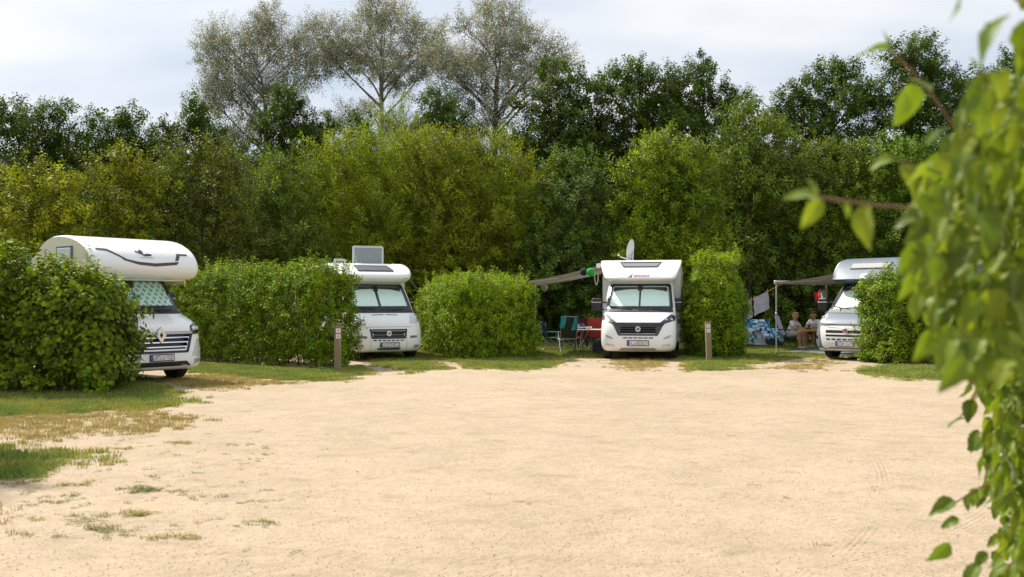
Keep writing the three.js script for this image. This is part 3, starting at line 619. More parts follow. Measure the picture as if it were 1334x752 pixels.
function dense(pts, step) { const o = []; pts.forEach((p, i) => { const q = pts[(i + 1) % pts.length], n = Math.max(1, Math.ceil(p.distanceTo(q) / step)); for (let k = 0; k < n; k++) o.push(p.clone().lerp(q, k / n)); }); return o; }
// A panel: an outline in (x, y), laid on the face z = zf(x, y) with a thickness; its edge walls go back.
function panel(zf, pts, { off = 0.006, depth = 0.03, holes = [], step = 0.05, round = 0.02 } = {}) {
  const P = dense(roundPoly(pts, round), step), H = holes.map((h) => dense(roundPoly(h, round), step)), s = new THREE.Shape(P);
  for (const h of H) s.holes.push(new THREE.Path(h));
  let g = new THREE.ShapeGeometry(s);
  g.deleteAttribute('uv'); g.deleteAttribute('normal');
  g = new TessellateModifier(step * 1.5, 4).modify(g.toNonIndexed());
  const p = g.attributes.position;
  const lay = (x, y, o) => {                                          // a point o metres off the face, along its normal
    const z = zf(x, y), h = 0.004, c = (k) => clamp(k, -3, 3), nx = -c((zf(x + h, y) - zf(x - h, y)) / (2 * h)), ny = -c((zf(x, y + h) - zf(x, y - h)) / (2 * h)), l = Math.hypot(nx, ny, 1);
    return [x + nx / l * o, y + ny / l * o, z + o / l];
  };
  for (let i = 0; i < p.count; i++) p.setXYZ(i, ...lay(p.getX(i), p.getY(i), off));
  g = mergeVertices(g, 1e-4);
  g.computeVertexNormals();
  const list = [clean(g)];
  if (depth) for (const ring of [P, ...H]) {
    const pos = [], idx = [];
    ring.forEach((v) => { pos.push(...lay(v.x, v.y, off), ...lay(v.x, v.y, off - depth)); });
    for (let i = 0; i < ring.length; i++) { const a = i * 2, b = (i + 1) % ring.length * 2; idx.push(a, a + 1, b, b, a + 1, b + 1); }
    const w = new THREE.BufferGeometry();
    w.setAttribute('position', new THREE.Float32BufferAttribute(pos, 3));
    w.setIndex(idx);
    list.push(toCreasedNormals(w, 0.5));
  }
  const out = join(list), q = out.attributes.position, uv = out.attributes.uv;
  for (let i = 0; i < q.count; i++) uv.setXY(i, q.getX(i), q.getY(i));
  return out;
}
const rect = (x0, x1, y0, y1) => [[x0, y0], [x1, y0], [x1, y1], [x0, y1]];
function inPoly(pts, x, y) { let c = false; for (let i = 0, j = pts.length - 1; i < pts.length; j = i++) { const a = pts[i], b = pts[j]; if ((a[1] > y) !== (b[1] > y) && x < (b[0] - a[0]) * (y - a[1]) / (b[1] - a[1]) + a[0]) c = !c; } return c; }
const shrink = (pts, k) => { const cx = pts.reduce((s, p) => s + p[0], 0) / pts.length, cy = pts.reduce((s, p) => s + p[1], 0) / pts.length; return pts.map(([x, y]) => [x + Math.sign(cx - x) * k, y + Math.sign(cy - y) * k]); };

function wheel(parent, x, z, r = 0.34, w = 0.22) {
  const g = new THREE.Group();
  g.name = 'wheel';
  g.position.set(x, r, z);
  parent.add(g);
  const prof = [[r * 0.62, -w / 2], [r * 0.9, -w / 2], [r * 0.97, -w * 0.44], [r, -w * 0.3], [r, w * 0.3], [r * 0.97, w * 0.44], [r * 0.9, w / 2], [r * 0.62, w / 2], [r * 0.6, 0], [r * 0.62, -w / 2]].map((p) => new THREE.Vector2(...p));
  mesh('tyre', toCreasedNormals(new THREE.LatheGeometry(prof, 40).rotateZ(Math.PI / 2), 0.5), rubber, g);
  const grooves = [];
  for (const k of [-0.2, -0.07, 0.07, 0.2]) grooves.push(new THREE.TorusGeometry(r * 1.001, 0.006, 4, 36).rotateY(Math.PI / 2).translate(k * w * 1.4, 0, 0));
  mesh('tread', join(grooves), underside, g);
  const s = Math.sign(x), rim = [new THREE.CylinderGeometry(r * 0.62, r * 0.62, w * 0.9, 32, 1, true).rotateZ(Math.PI / 2), new THREE.CylinderGeometry(r * 0.2, r * 0.22, 0.05, 20).rotateZ(Math.PI / 2).translate(s * w * 0.35, 0, 0)];
  for (let i = 0; i < 8; i++) rim.push(box(0.03, r * 0.48, 0.07, s * w * 0.32, r * 0.38, 0, 0.01).rotateX(i * Math.PI / 4));
  mesh('rim', join(rim), satin, g);
}
function plateTex(seed) {                                            // a number plate whose characters are blurred out
  const R = rng(seed);
  return canvasTex(208, 44, (c, w, h) => {
    c.fillStyle = '#dfe0de'; c.fillRect(0, 0, w, h);
    c.fillStyle = '#1d4f9e'; c.fillRect(0, 0, 22, h);
    c.fillStyle = '#d8c860'; for (let i = 0; i < 12; i++) c.fillRect(10 + Math.cos(i * 0.52) * 6, 12 + Math.sin(i * 0.52) * 6, 2, 2);
    for (let i = 0; i < 11; i++) for (let j = 0; j < 3; j++) { const g = 150 + R() * 75 | 0; c.fillStyle = `rgb(${g + 6},${g},${g + 4})`; c.fillRect(28 + i * 16, 4 + j * 12, 16, 12); }
    c.strokeStyle = '#8a8a88'; c.lineWidth = 2; c.strokeRect(1, 1, w - 2, h - 2);
  });
}
function plate(parent, zf, x, y, seed, w = 0.52, h = 0.11) {
  const p = new THREE.Group();
  p.name = 'number_plate';
  parent.add(p);
  const z = zf(x, y) + 0.02;
  mesh('holder', box(w + 0.03, h + 0.03, 0.02, x, y, z - 0.008, 0.008), blackPlastic, p);
  const f = new THREE.PlaneGeometry(w, h).translate(x, y, z + 0.0055);
  mesh('plate_face', f, std([1, 1, 1], 0.45, { map: plateTex(seed) }), p);
}
function mirrorPart(parent, s, zf, mat = blackPlastic, y0 = 1.42, folded = false) {  // s = -1 or 1
  const m = new THREE.Group();
  m.name = 'wing_mirror';
  if (folded) { m.position.set(s * -0.2, 0, -0.42); }                 // folded back against the door
  parent.add(m);
  mesh('housing', join(box(0.27, 0.38, 0.14, s * 1.21, y0 + 0.08, -0.98, 0.05, 3)), mat, m);
  mesh('housing_band', join(box(0.275, 0.04, 0.145, s * 1.21, y0 + 0.15, -0.979, 0.018, 2)), satin, m);
  mesh('arm', rod([s * 0.92, y0 + 0.14, -1.05], [s * 1.2, y0 + 0.18, -1.0], 0.022), blackPlastic, m);
  mesh('arm', rod([s * 0.92, y0 - 0.06, -1.05], [s * 1.2, y0 - 0.04, -1.0], 0.022), blackPlastic, m);
  mesh('mirror_glass', box(0.21, 0.3, 0.006, s * 1.21, y0 + 0.08, -1.053, 0.01), chrome, m);
}
function wipers(parent, zf, list) {
  for (const [x0, y0, x1, y1] of list) {
    const w = new THREE.Group();
    w.name = 'wiper';
    parent.add(w);
    const P = (x, y, o) => [x, y, zf(x, y) + o], n = 6, pts = [];
    for (let i = 0; i <= n; i++) pts.push(P(lerp(x0, x1, i / n), lerp(y0, y1, i / n), 0.035));
    mesh('blade', tube(pts, 0.009, 12, 5), blackPlastic, w);
    mesh('arm', rod(P((x0 + x1) / 2 + 0.05, Math.min(y0, y1) - 0.05, 0.03), P((x0 + x1) / 2, (y0 + y1) / 2, 0.05), 0.012), blackPlastic, w);
  }
}
// the glazed front: opening frame, pane, blinds behind it
function windscreen(parent, zf, W, { blind = blindMat, split = 0.06, pattern } = {}) {
  const f = new THREE.Group();
  f.name = 'windscreen';
  parent.add(f);
  mesh('surround', panel(zf, W, { off: 0.008, depth: 0.05, holes: [mirror(shrink(W, 0.055)).reverse().map(([x, y]) => [-x, y + (y < 1.7 ? 0.035 : 0.025)])], round: 0.08 }), frit, f);
  mesh('pane', panel(zf, shrink(W, 0.035), { off: 0.002, depth: 0, round: 0.06 }), pane, f);
  const y0 = W[0][1], y1 = W[2][1], wb = Math.abs(W[0][0]) - 0.07, wt = Math.abs(W[2][0]) - 0.06;
  for (const s of [-1, 1]) {
    const b = [[s * split / 2, y0 + 0.05], [s * wb, y0 + 0.05], [s * wt, y1 - 0.012], [s * split / 2, y1 - 0.012]];
    const gz = (x, y) => zf(x, y) + 0.004 * Math.sin(x * 40);
    mesh('blind', panel(gz, s > 0 ? b : b.reverse(), { off: -0.045, depth: 0.004, round: 0.03, step: 0.05 }), pattern && s > 0 ? pattern : blind, f);
  }
  mesh('mirror_mount', join(panel(zf, rect(-0.07, 0.07, y1 - 0.16, y1 - 0.03), { off: -0.02, depth: 0.03, round: 0.03 }), panel(zf, rect(-split * 0.6, split * 0.6, y0 + 0.05, y1 - 0.1), { off: -0.05, depth: 0.004 })), frit, f);
  mesh('dashboard', panel(zf, rect(-wb, wb, y0 - 0.06, y0 + 0.08), { off: -0.075, depth: 0.1 }), blackPlastic, f);
  return f;
}
function headlight(parent, zf, pts, { trim = frit, off = 0.006 } = {}) {
  const h = new THREE.Group(), cx = pts.reduce((s, p) => s + p[0], 0) / pts.length, cy = pts.reduce((s, p) => s + p[1], 0) / pts.length;
  h.name = 'headlight';
  parent.add(h);
  const flat = (x, y) => zf(x, y);
  mesh('bezel', panel(flat, pts, { off: off + 0.002, depth: 0.02, round: 0.03, step: 0.03 }), trim, h);
  for (const [k, r] of [[-0.35, 0.055], [0.3, 0.045]]) {
    const w = Math.max(...pts.map((p) => p[0])) - Math.min(...pts.map((p) => p[0])), x = cx + k * w * 0.55, z = zf(x, cy) + off + 0.014;
    mesh('reflector', new THREE.SphereGeometry(r, 16, 8, 0, 6.28, 0, 1.1).rotateX(Math.PI / 2).scale(1, 1, 0.35).translate(x, cy, z - 0.012), reflectorMat, h);
  }
  mesh('lens', panel(flat, shrink(pts, 0.008), { off: off + 0.03, depth: 0.028, round: 0.03, step: 0.03 }), lensGlass, h);
  return h;
}
function livingBox(parent, mat, { w = 1.14, y0 = 0.42, y1 = 2.72, z0 = -6.9, z1 = -2.05 } = {}) {
  mesh('living_body', box(w * 2, y1 - y0, z1 - z0, 0, (y0 + y1) / 2, (z0 + z1) / 2, 0.07, 3), mat, parent);
  const trim = [];
  for (const s of [-1, 1]) trim.push(box(0.02, 0.12, z1 - z0 - 0.2, s * (w + 0.004), y0 + 0.05, (z0 + z1) / 2, 0.006));
  mesh('skirt_trim', join(trim), greyPlastic, parent);
  for (const s of [-1, 1]) for (const z of [-3.4, -5.3]) {
    const wdw = mesh('side_window', box(0.03, 0.5, 0.95, s * (w + 0.012), 1.75, z, 0.012, 2), darkGlass, parent);
    mesh('window_frame', join(box(0.018, 0.56, 0.04, s * (w + 0.012), 1.75, z - 0.49, 0.006), box(0.018, 0.56, 0.04, s * (w + 0.012), 1.75, z + 0.49, 0.006), box(0.018, 0.04, 1.02, s * (w + 0.012), 2.02, z, 0.006), box(0.018, 0.04, 1.02, s * (w + 0.012), 1.48, z, 0.006)), greyPlastic, wdw);
  }
}
function chassis(parent) {
  mesh('underbody', join(box(1.5, 0.16, 6.2, 0, 0.38, -3.6, 0.04), box(1.0, 0.1, 0.9, 0, 0.27, -1.0, 0.03), box(0.1, 0.1, 5, 0.45, 0.28, -4, 0.03), box(0.1, 0.1, 5, -0.45, 0.28, -4, 0.03)), underside, parent);
  for (const s of [-1, 1]) { wheel(parent, s * 0.89, -0.95); wheel(parent, s * 0.92, -5.0); }
  for (const s of [-1, 1]) mesh('wheel_well', box(0.5, 0.5, 0.95, s * 0.68, 0.62, -0.95, 0.1, 2), underside, parent);
}
// cab body with cut-outs; openings: polygons in (x, y) on the front
function cab(parent, rows, mat, openings, zs = -2.1) {
  const fine = smoothRows(rows, 0.022), zf = (x, y) => faceZ(fine, x, y), arch = (x, y, z) => Math.abs(x) > 0.75 && Math.hypot(z + 0.95, y - 0.34) < 0.43;
  const sideWin = (x, y, z) => y > 1.4 && y < 2.02 && z < faceZ(fine, 0.99 * rowsAt(fine, y).w, y) - 0.14 && z > -1.95;
  const g = loft(fine, (x, y, z) => (z > rowsAt(fine, y).zf - rowsAt(fine, y).D * 0.98 && openings.some((o) => inPoly(o, x, y))) || arch(x, y, z) || sideWin(x, y, z));
  mesh('cab_body', g, mat, parent);
  for (const s of [-1, 1]) {
    const ys = [1.38, 1.6, 1.8, 2.04], pos = [], idx = [];
    ys.forEach((y) => { const r = rowsAt(fine, y); pos.push(s * (r.w - 0.012), y, r.zf - r.D - 0.05, s * (r.w - 0.012), y, -1.98); });
    for (let i = 0; i < ys.length - 1; i++) idx.push(i * 2, i * 2 + 1, i * 2 + 2, i * 2 + 1, i * 2 + 3, i * 2 + 2);
    const wg = new THREE.BufferGeometry();
    wg.setAttribute('position', new THREE.Float32BufferAttribute(pos, 3));
    wg.setIndex(idx);
    wg.computeVertexNormals();
    mesh('door_window', wg, darkGlass, parent);
  }
  mesh('cab_interior', box(1.5, 1.5, 0.9, 0, 1.25, -1.75, 0.05), underside, parent);
  return zf;
}
const DUCATO = sheet([[0.24, 0.90, -0.12, 0.45, 3.0], [0.28, 0.96, -0.05, 0.48, 3.2], [0.36, 1.0, -0.012, 0.5, 3.4], [0.5, 1.02, 0, 0.5, 3.4], [0.66, 1.025, -0.012, 0.5, 3.4], [0.82, 1.025, -0.05, 0.5, 3.4], [0.98, 1.02, -0.115, 0.5, 3.3], [1.08, 1.01, -0.2, 0.5, 3.2], [1.18, 1.0, -0.34, 0.48, 3.0], [1.28, 0.995, -0.52, 0.44, 2.9], [1.36, 0.99, -0.66, 0.38, 2.8], [1.5, 0.975, -0.80, 0.34, 2.7], [1.8, 0.945, -1.09, 0.30, 2.6], [2.08, 0.91, -1.38, 0.27, 2.5], [2.2, 0.89, -1.52, 0.25, 2.5]], -2.1);
const place = (px, py, heading, name, label, group) => { const p = groundAt(px, py); return thing(name, label, 'motorhome', [p.x, 0, p.z], heading * D2R, group); };
const hold = (parent, name) => { const g = new THREE.Group(); g.name = name; parent.add(g); return g; };

// ---- the motorhome with the satellite dish
const GV = 'motorhomes parked on the pitches';
const dishVan = place(831, 470, -10.5, 'motorhome', 'white motorhome with satellite dish on its roof and lanterns under its awning', GV);
{
  const v = dishVan;
  const W = [[-0.925, 1.37], [0.925, 1.37], [0.85, 2.09], [-0.85, 2.09]], GR = [[-0.50, 0.70], [0.50, 0.70], [0.66, 1.0], [-0.66, 1.0]];
  const HL = [[0.56, 0.995], [0.70, 0.985], [0.985, 1.08], [0.975, 1.20], [0.86, 1.235]];
  const z = cab(v, DUCATO, whitePaint, [shrink(W, 0.04), shrink(GR, 0.03)]);
  chassis(v);
  livingBox(v, whitePaint);
  windscreen(v, z, W, { blind: blindMat, split: 0.055 });
  mesh('cowl', panel(z, [[-0.93, 1.30], [0.93, 1.30], [0.91, 1.385], [-0.91, 1.385]], { off: 0.012, depth: 0.04 }), blackPlastic, v);
  wipers(v, z, [[-0.82, 1.46, -0.2, 1.375], [-0.02, 1.36, 0.62, 1.385]]);
  const gr = hold(v, 'grille');
  mesh('grille_back', panel((x, y) => z(x, y) - 0.1, GR, { off: 0, depth: 0.02 }), frit, gr);
  mesh('grille_frame', panel(z, [[-0.53, 0.67], [0.53, 0.67], [0.70, 1.015], [-0.70, 1.015]], { off: 0.012, depth: 0.07, holes: [rect(-0.47, 0.47, 0.715, 0.9)] }), std([0.05, 0.052, 0.055], 0.45), gr);
  for (let i = 0; i < 3; i++) mesh('slat', panel(z, rect(-0.5, 0.5, 0.725 + i * 0.062, 0.755 + i * 0.062), { off: 0.0, depth: 0.05, round: 0.01 }), blackPlastic, gr);
  mesh('upper_bar', panel(z, [[-0.66, 0.925], [0.66, 0.925], [0.72, 1.01], [-0.72, 1.01]], { off: 0.016, depth: 0.05 }), blackPlastic, gr);
  const badge = hold(v, 'badge');
  mesh('badge_ring', new THREE.TorusGeometry(0.062, 0.013, 8, 32).translate(0, 0.845, z(0, 0.845) + 0.024), chrome, badge);
  mesh('badge_disc', new THREE.CylinderGeometry(0.058, 0.058, 0.016, 28).rotateX(Math.PI / 2).translate(0, 0.845, z(0, 0.845) + 0.02), satin, badge);
  mesh('badge_mark', join(box(0.018, 0.085, 0.008, 0, 0, 0, 0.003).rotateZ(-0.6).translate(-0.008, 0.845, z(0, 0.845) + 0.03), box(0.014, 0.05, 0.008, 0, 0, 0, 0.003).rotateZ(-0.6).translate(0.022, 0.85, z(0, 0.845) + 0.03)), frit, badge);
  for (const s of [-1, 1]) headlight(v, z, s > 0 ? HL : mirror(HL));
  for (const s of [-1, 1]) {
    const fog = [[s * 0.66, 0.56], [s * 0.86, 0.62], [s * 0.88, 0.70], [s * 0.7, 0.63]], low = [[s * 0.62, 0.36], [s * 0.86, 0.40], [s * 0.86, 0.46], [s * 0.62, 0.43]];
    mesh('fog_light', panel(z, s > 0 ? fog : fog.reverse(), { off: 0.004, depth: 0.02 }), satin, v);
    mesh('bumper_recess', panel(z, s > 0 ? low : low.reverse(), { off: 0.003, depth: 0.02 }), paleSilver, v);
  }
  for (let i = 0; i < 6; i++) mesh('air_slot', panel(z, rect(-0.405 + i * 0.138, -0.285 + i * 0.138, 0.595, 0.625), { off: 0.004, depth: 0.03, round: 0.01 }), frit, v);
  mesh('bumper_insert', panel(z, rect(-0.45, 0.45, 0.36, 0.58), { off: 0.004, depth: 0.02 }), whitePaint, v);
  mesh('bumper_lip', panel(z, [[-0.52, 0.275], [0.52, 0.275], [0.44, 0.345], [-0.44, 0.345]], { off: 0.006, depth: 0.03 }), satin, v);
  plate(v, z, -0.0, 0.475, 1, 0.56, 0.12);
  mesh('bonnet_seam', panel(z, [[-0.6, 1.015], [0.6, 1.015], [0.6, 1.023], [-0.6, 1.023]], { off: 0.002, depth: 0.01, round: 0.002 }), frit, v);
  for (const s of [-1, 1]) mirrorPart(v, s, z, blackPlastic, 1.42, s > 0);
  // roof hood over the cab
  const H = smoothRows(sheet([[2.13, 0.86, -1.42, 0.2, 3.5], [2.17, 0.93, -1.2, 0.22, 4], [2.21, 0.98, -1.08, 0.24, 4], [2.26, 1.0, -1.06, 0.22, 5], [2.5, 1.09, -1.34, 0.14, 6], [2.70, 1.14, -1.62, 0.06, 8], [2.76, 1.14, -1.74, 0.05, 8], [2.79, 1.12, -1.95, 0.05, 8]], -2.4), 0.03), hz = (x, y) => faceZ(H, x, y);
  mesh('roof_hood', loft(H), whitePaint, v);
  const sky = hold(v, 'roof_window');
  const S = [[-0.48, 2.56], [0.48, 2.56], [0.60, 2.72], [-0.60, 2.72]];
  mesh('window_frame', panel(hz, S, { off: 0.012, depth: 0.03, holes: [shrink(S, 0.03)] }), blackPlastic, sky);
  mesh('window_pane', panel(hz, shrink(S, 0.02), { off: 0.006, depth: 0.01 }), phys([0.25, 0.25, 0.26], 0.15, { clearcoat: 1 }), sky);
  const word = new THREE.ShapeGeometry(font.generateShapes('BENIMAR', 0.062)), mark = new THREE.ShapeGeometry(new THREE.Shape([[-0.13, -0.01], [-0.06, 0.075], [-0.02, 0.075], [-0.06, 0.03], [-0.03, -0.02], [-0.065, -0.02], [-0.08, 0.012], [-0.1, -0.02]].map((p) => new THREE.Vector2(...p))));
  for (const [nm, g, m] of [['lettering', word, std([0.5, 0.05, 0.08], 0.4)], ['emblem', mark, std([0.12, 0.03, 0.05], 0.4)]]) {
    const lp = g.attributes.position;
    for (let i = 0; i < lp.count; i++) { const x = (lp.getX(i) + lp.getY(i) * 0.25) * 1.12 - 0.18, y = lp.getY(i) + 2.285; lp.setXYZ(i, x, y, hz(x, y) + 0.008); }
    g.computeVertexNormals();
    mesh(nm, g, m, v);
  }
  const roof = hold(v, 'roof_hatch');
  mesh('hatch_lid', box(0.8, 0.07, 0.7, 0.05, 2.77, -2.9, 0.03, 2), paleSilver, roof);
  mesh('hatch_frame', box(0.9, 0.04, 0.8, 0.05, 2.735, -2.9, 0.01), whitePaint, roof);
  const aw = hold(v, 'awning_case');
  mesh('case', tube([[-1.22, 2.63, -1.75], [-1.22, 2.63, -6.0]], 0.065, 4, 14), whitePaint, aw);
  mesh('case_end', new THREE.CylinderGeometry(0.072, 0.072, 0.03, 18).rotateX(Math.PI / 2).translate(-1.22, 2.63, -1.74), whitePaint, aw);
  const dish = hold(v, 'satellite_dish');
  const bowl = new THREE.LatheGeometry(Array.from({ length: 9 }, (_, i) => new THREE.Vector2(i / 8 * 0.32, (i / 8) ** 2 * 0.07)), 36).scale(1, 1, 0.92);
  mesh('reflector', bowl.rotateZ(Math.PI / 2 - 0.18).rotateY(-1.05 + Math.PI * 0 + 0.75).translate(-0.28, 3.10, -2.35), std([0.62, 0.63, 0.62], 0.5), dish);
  mesh('mount', join(rod([-0.28, 2.7, -2.35], [-0.27, 3.05, -2.38], 0.03), box(0.28, 0.06, 0.28, -0.28, 2.75, -2.35, 0.02)), alu, dish);
  mesh('feed_arm', join(rod([-0.3, 2.8, -2.33], [-0.62, 2.9, -2.05], 0.016), box(0.06, 0.06, 0.12, -0.66, 2.95, -2.02, 0.02, 2).rotateY(0)), paleSilver, dish);
}

// ---- the motorhome with open roof hatches
const hatchVan = place(507, 470.5, 25, 'motorhome', 'older white motorhome with dark roof window and two raised roof hatches', GV);
{
  const v = hatchVan;
  const W = [[-0.92, 1.37], [0.92, 1.37], [0.84, 2.07], [-0.84, 2.07]], GR = [[-0.44, 0.62], [0.44, 0.62], [0.50, 0.83], [-0.50, 0.83]];
  const HL = [[0.62, 1.0], [0.96, 1.03], [0.965, 1.2], [0.84, 1.27], [0.70, 1.2]];
  const z = cab(v, DUCATO, agedWhite, [shrink(W, 0.04), shrink(GR, 0.03)]);
  chassis(v);
  livingBox(v, agedWhite, { y1: 2.66 });
  windscreen(v, z, W, { blind: blindMat, split: 0.08 });
  mesh('cowl', panel(z, [[-0.93, 1.28], [0.93, 1.28], [0.91, 1.385], [-0.91, 1.385]], { off: 0.012, depth: 0.04 }), blackPlastic, v);
  wipers(v, z, [[-0.82, 1.47, -0.22, 1.38], [-0.02, 1.36, 0.62, 1.38]]);
  mesh('parking_card', panel((x, y) => z(x, y) - 0.05, rect(-0.12, 0.18, 1.40, 1.46), { off: 0, depth: 0.004 }), std([0.8, 0.8, 0.78], 0.6), v);
  const gr = hold(v, 'grille');
  mesh('grille_back', panel((x, y) => z(x, y) - 0.08, GR, { off: 0, depth: 0.02 }), frit, gr);
  mesh('grille_frame', panel(z, [[-0.47, 0.595], [0.47, 0.595], [0.53, 0.85], [-0.53, 0.85]], { off: 0.01, depth: 0.06, holes: [shrink(GR, 0.012)] }), blackPlastic, gr);
  for (let i = 0; i < 4; i++) mesh('slat', panel(z, rect(-0.47, 0.47, 0.635 + i * 0.05, 0.66 + i * 0.05), { off: 0.004, depth: 0.05, round: 0.008 }), i % 2 ? greyPlastic : blackPlastic, gr);
  const badge = hold(v, 'badge');
  mesh('badge_disc', new THREE.CylinderGeometry(0.066, 0.066, 0.02, 30).rotateX(Math.PI / 2).translate(0, 0.735, z(0, 0.735) + 0.02), paleSilver, badge);
  mesh('badge_ring', new THREE.TorusGeometry(0.066, 0.01, 8, 32).translate(0, 0.735, z(0, 0.735) + 0.028), chrome, badge);
  mesh('badge_mark', join([-0.022, -0.007, 0.008, 0.023].map((x) => box(0.008, 0.045, 0.006, x, 0.735, z(0, 0.735) + 0.033, 0.002))), frit, badge);
  for (const s of [-1, 1]) headlight(v, z, s > 0 ? HL : mirror(HL), { trim: paleSilver });
  for (const s of [-1, 1]) {
    const fog = [[s * 0.60, 0.6], [s * 0.82, 0.62], [s * 0.82, 0.675], [s * 0.60, 0.67]], low = [[s * 0.70, 0.33], [s * 0.88, 0.36], [s * 0.87, 0.43], [s * 0.72, 0.42]];
    mesh('bumper_slot', panel(z, s > 0 ? fog : fog.reverse(), { off: 0.004, depth: 0.02 }), greyPlastic, v);
    mesh('fog_light', panel(z, s > 0 ? low : low.reverse(), { off: 0.004, depth: 0.02 }), satin, v);
    mesh('bonnet_vent', panel(z, s > 0 ? [[0.03, 1.225], [0.36, 1.215], [0.36, 1.235], [0.03, 1.245]] : [[-0.36, 1.215], [-0.03, 1.225], [-0.03, 1.245], [-0.36, 1.235]], { off: 0.003, depth: 0.015, round: 0.005 }), greyPlastic, v);
  }
  for (let i = 0; i < 7; i++) mesh('air_slot', panel(z, rect(-0.43 + i * 0.125, -0.34 + i * 0.125, 0.535, 0.565), { off: 0.004, depth: 0.03, round: 0.01 }), frit, v);
  mesh('lower_intake', panel(z, [[-0.30, 0.30], [0.30, 0.30], [0.34, 0.345], [-0.34, 0.345]], { off: 0.004, depth: 0.03 }), frit, v);
  for (const x of [-0.5, 0.5]) mesh('bumper_seam', panel(z, rect(x - 0.004, x + 0.004, 0.28, 0.92), { off: 0.002, depth: 0.01, round: 0.002 }), greyPlastic, v);
  mesh('bonnet_seam', panel(z, rect(-0.66, 0.66, 0.905, 0.915), { off: 0.002, depth: 0.012, round: 0.003 }), greyPlastic, v);
  plate(v, z, 0.02, 0.43, 2);
  for (const s of [-1, 1]) mirrorPart(v, s, z, blackPlastic, 1.42, true);
  const H = smoothRows(sheet([[2.1, 0.84, -1.42, 0.22, 3], [2.14, 0.93, -1.15, 0.3, 3], [2.2, 0.99, -1.03, 0.34, 3], [2.27, 1.03, -1.0, 0.36, 3], [2.36, 1.07, -1.06, 0.36, 3], [2.46, 1.1, -1.26, 0.3, 3.2], [2.56, 1.12, -1.6, 0.2, 4], [2.66, 1.12, -2.05, 0.12, 5], [2.69, 1.08, -2.2, 0.1, 5]], -2.6), 0.025), hz = (x, y) => faceZ(H, x, y);
  mesh('roof_hood', loft(H), agedWhite, v);
  const sky = hold(v, 'roof_window'), S = [[-0.52, 2.43], [0.52, 2.43], [0.48, 2.60], [-0.48, 2.60]];
  mesh('window_frame', panel(hz, S, { off: 0.026, depth: 0.05, holes: [shrink(S, 0.022)] }), blackPlastic, sky);
  mesh('window_pane', panel(hz, shrink(S, 0.012), { off: 0.02, depth: 0.01, step: 0.03 }), phys([0.07, 0.075, 0.085], 0.4, { clearcoat: 0.15, clearcoatRoughness: 0.2 }), sky);
  mesh('hood_mark', join(box(0.035, 0.035, 0.004, 0.78, 2.245, hz(0.78, 2.245) + 0.003, 0.001), box(0.03, 0.03, 0.004, 0.86, 2.247, hz(0.86, 2.247) + 0.003, 0.001)), std([0.4, 0.28, 0.27], 0.5), v);
  for (const [x, w, h, zz, y] of [[0.17, 0.92, 0.55, -2.55, 2.64], [-0.62, 0.34, 0.17, -2.75, 2.64]]) {
    const hatch = hold(v, 'roof_hatch');
    mesh('lid', box(w - 0.08, h - 0.08, 0.02, x, y + h / 2 + 0.02, zz, 0.008, 1), phys([0.42, 0.46, 0.48], 0.25, { transmission: 0.5, thickness: 0, clearcoat: 0.5 }), hatch);
    const fr = new THREE.Shape(roundPoly(rect(-w / 2, w / 2, 0, h), 0.06));
    fr.holes.push(new THREE.Path(roundPoly(rect(-w / 2 + 0.045, w / 2 - 0.045, 0.045, h - 0.045), 0.04)));
    mesh('lid_frame', new THREE.ExtrudeGeometry(fr, { depth: 0.035, bevelSize: 0.006, bevelThickness: 0.006, bevelSegments: 2 }).translate(x, y + 0.02, zz - 0.018), std([0.5, 0.52, 0.53], 0.4), hatch);
    mesh('hatch_frame', box(w + 0.06, 0.06, w * 0.7, x, y - 0.01, zz + w * 0.35 - 0.05, 0.015), agedWhite, hatch);
    mesh('stay', join(rod([x - w * 0.42, y, zz + 0.25], [x - w * 0.42, y + h * 0.5, zz], 0.007), rod([x + w * 0.42, y, zz + 0.25], [x + w * 0.42, y + h * 0.5, zz], 0.007)), alu, hatch);
  }
  mesh('awning_arm', rod([1.1, 2.25, -1.6], [1.6, 1.98, -2.4], 0.03), greyPlastic, v);
}

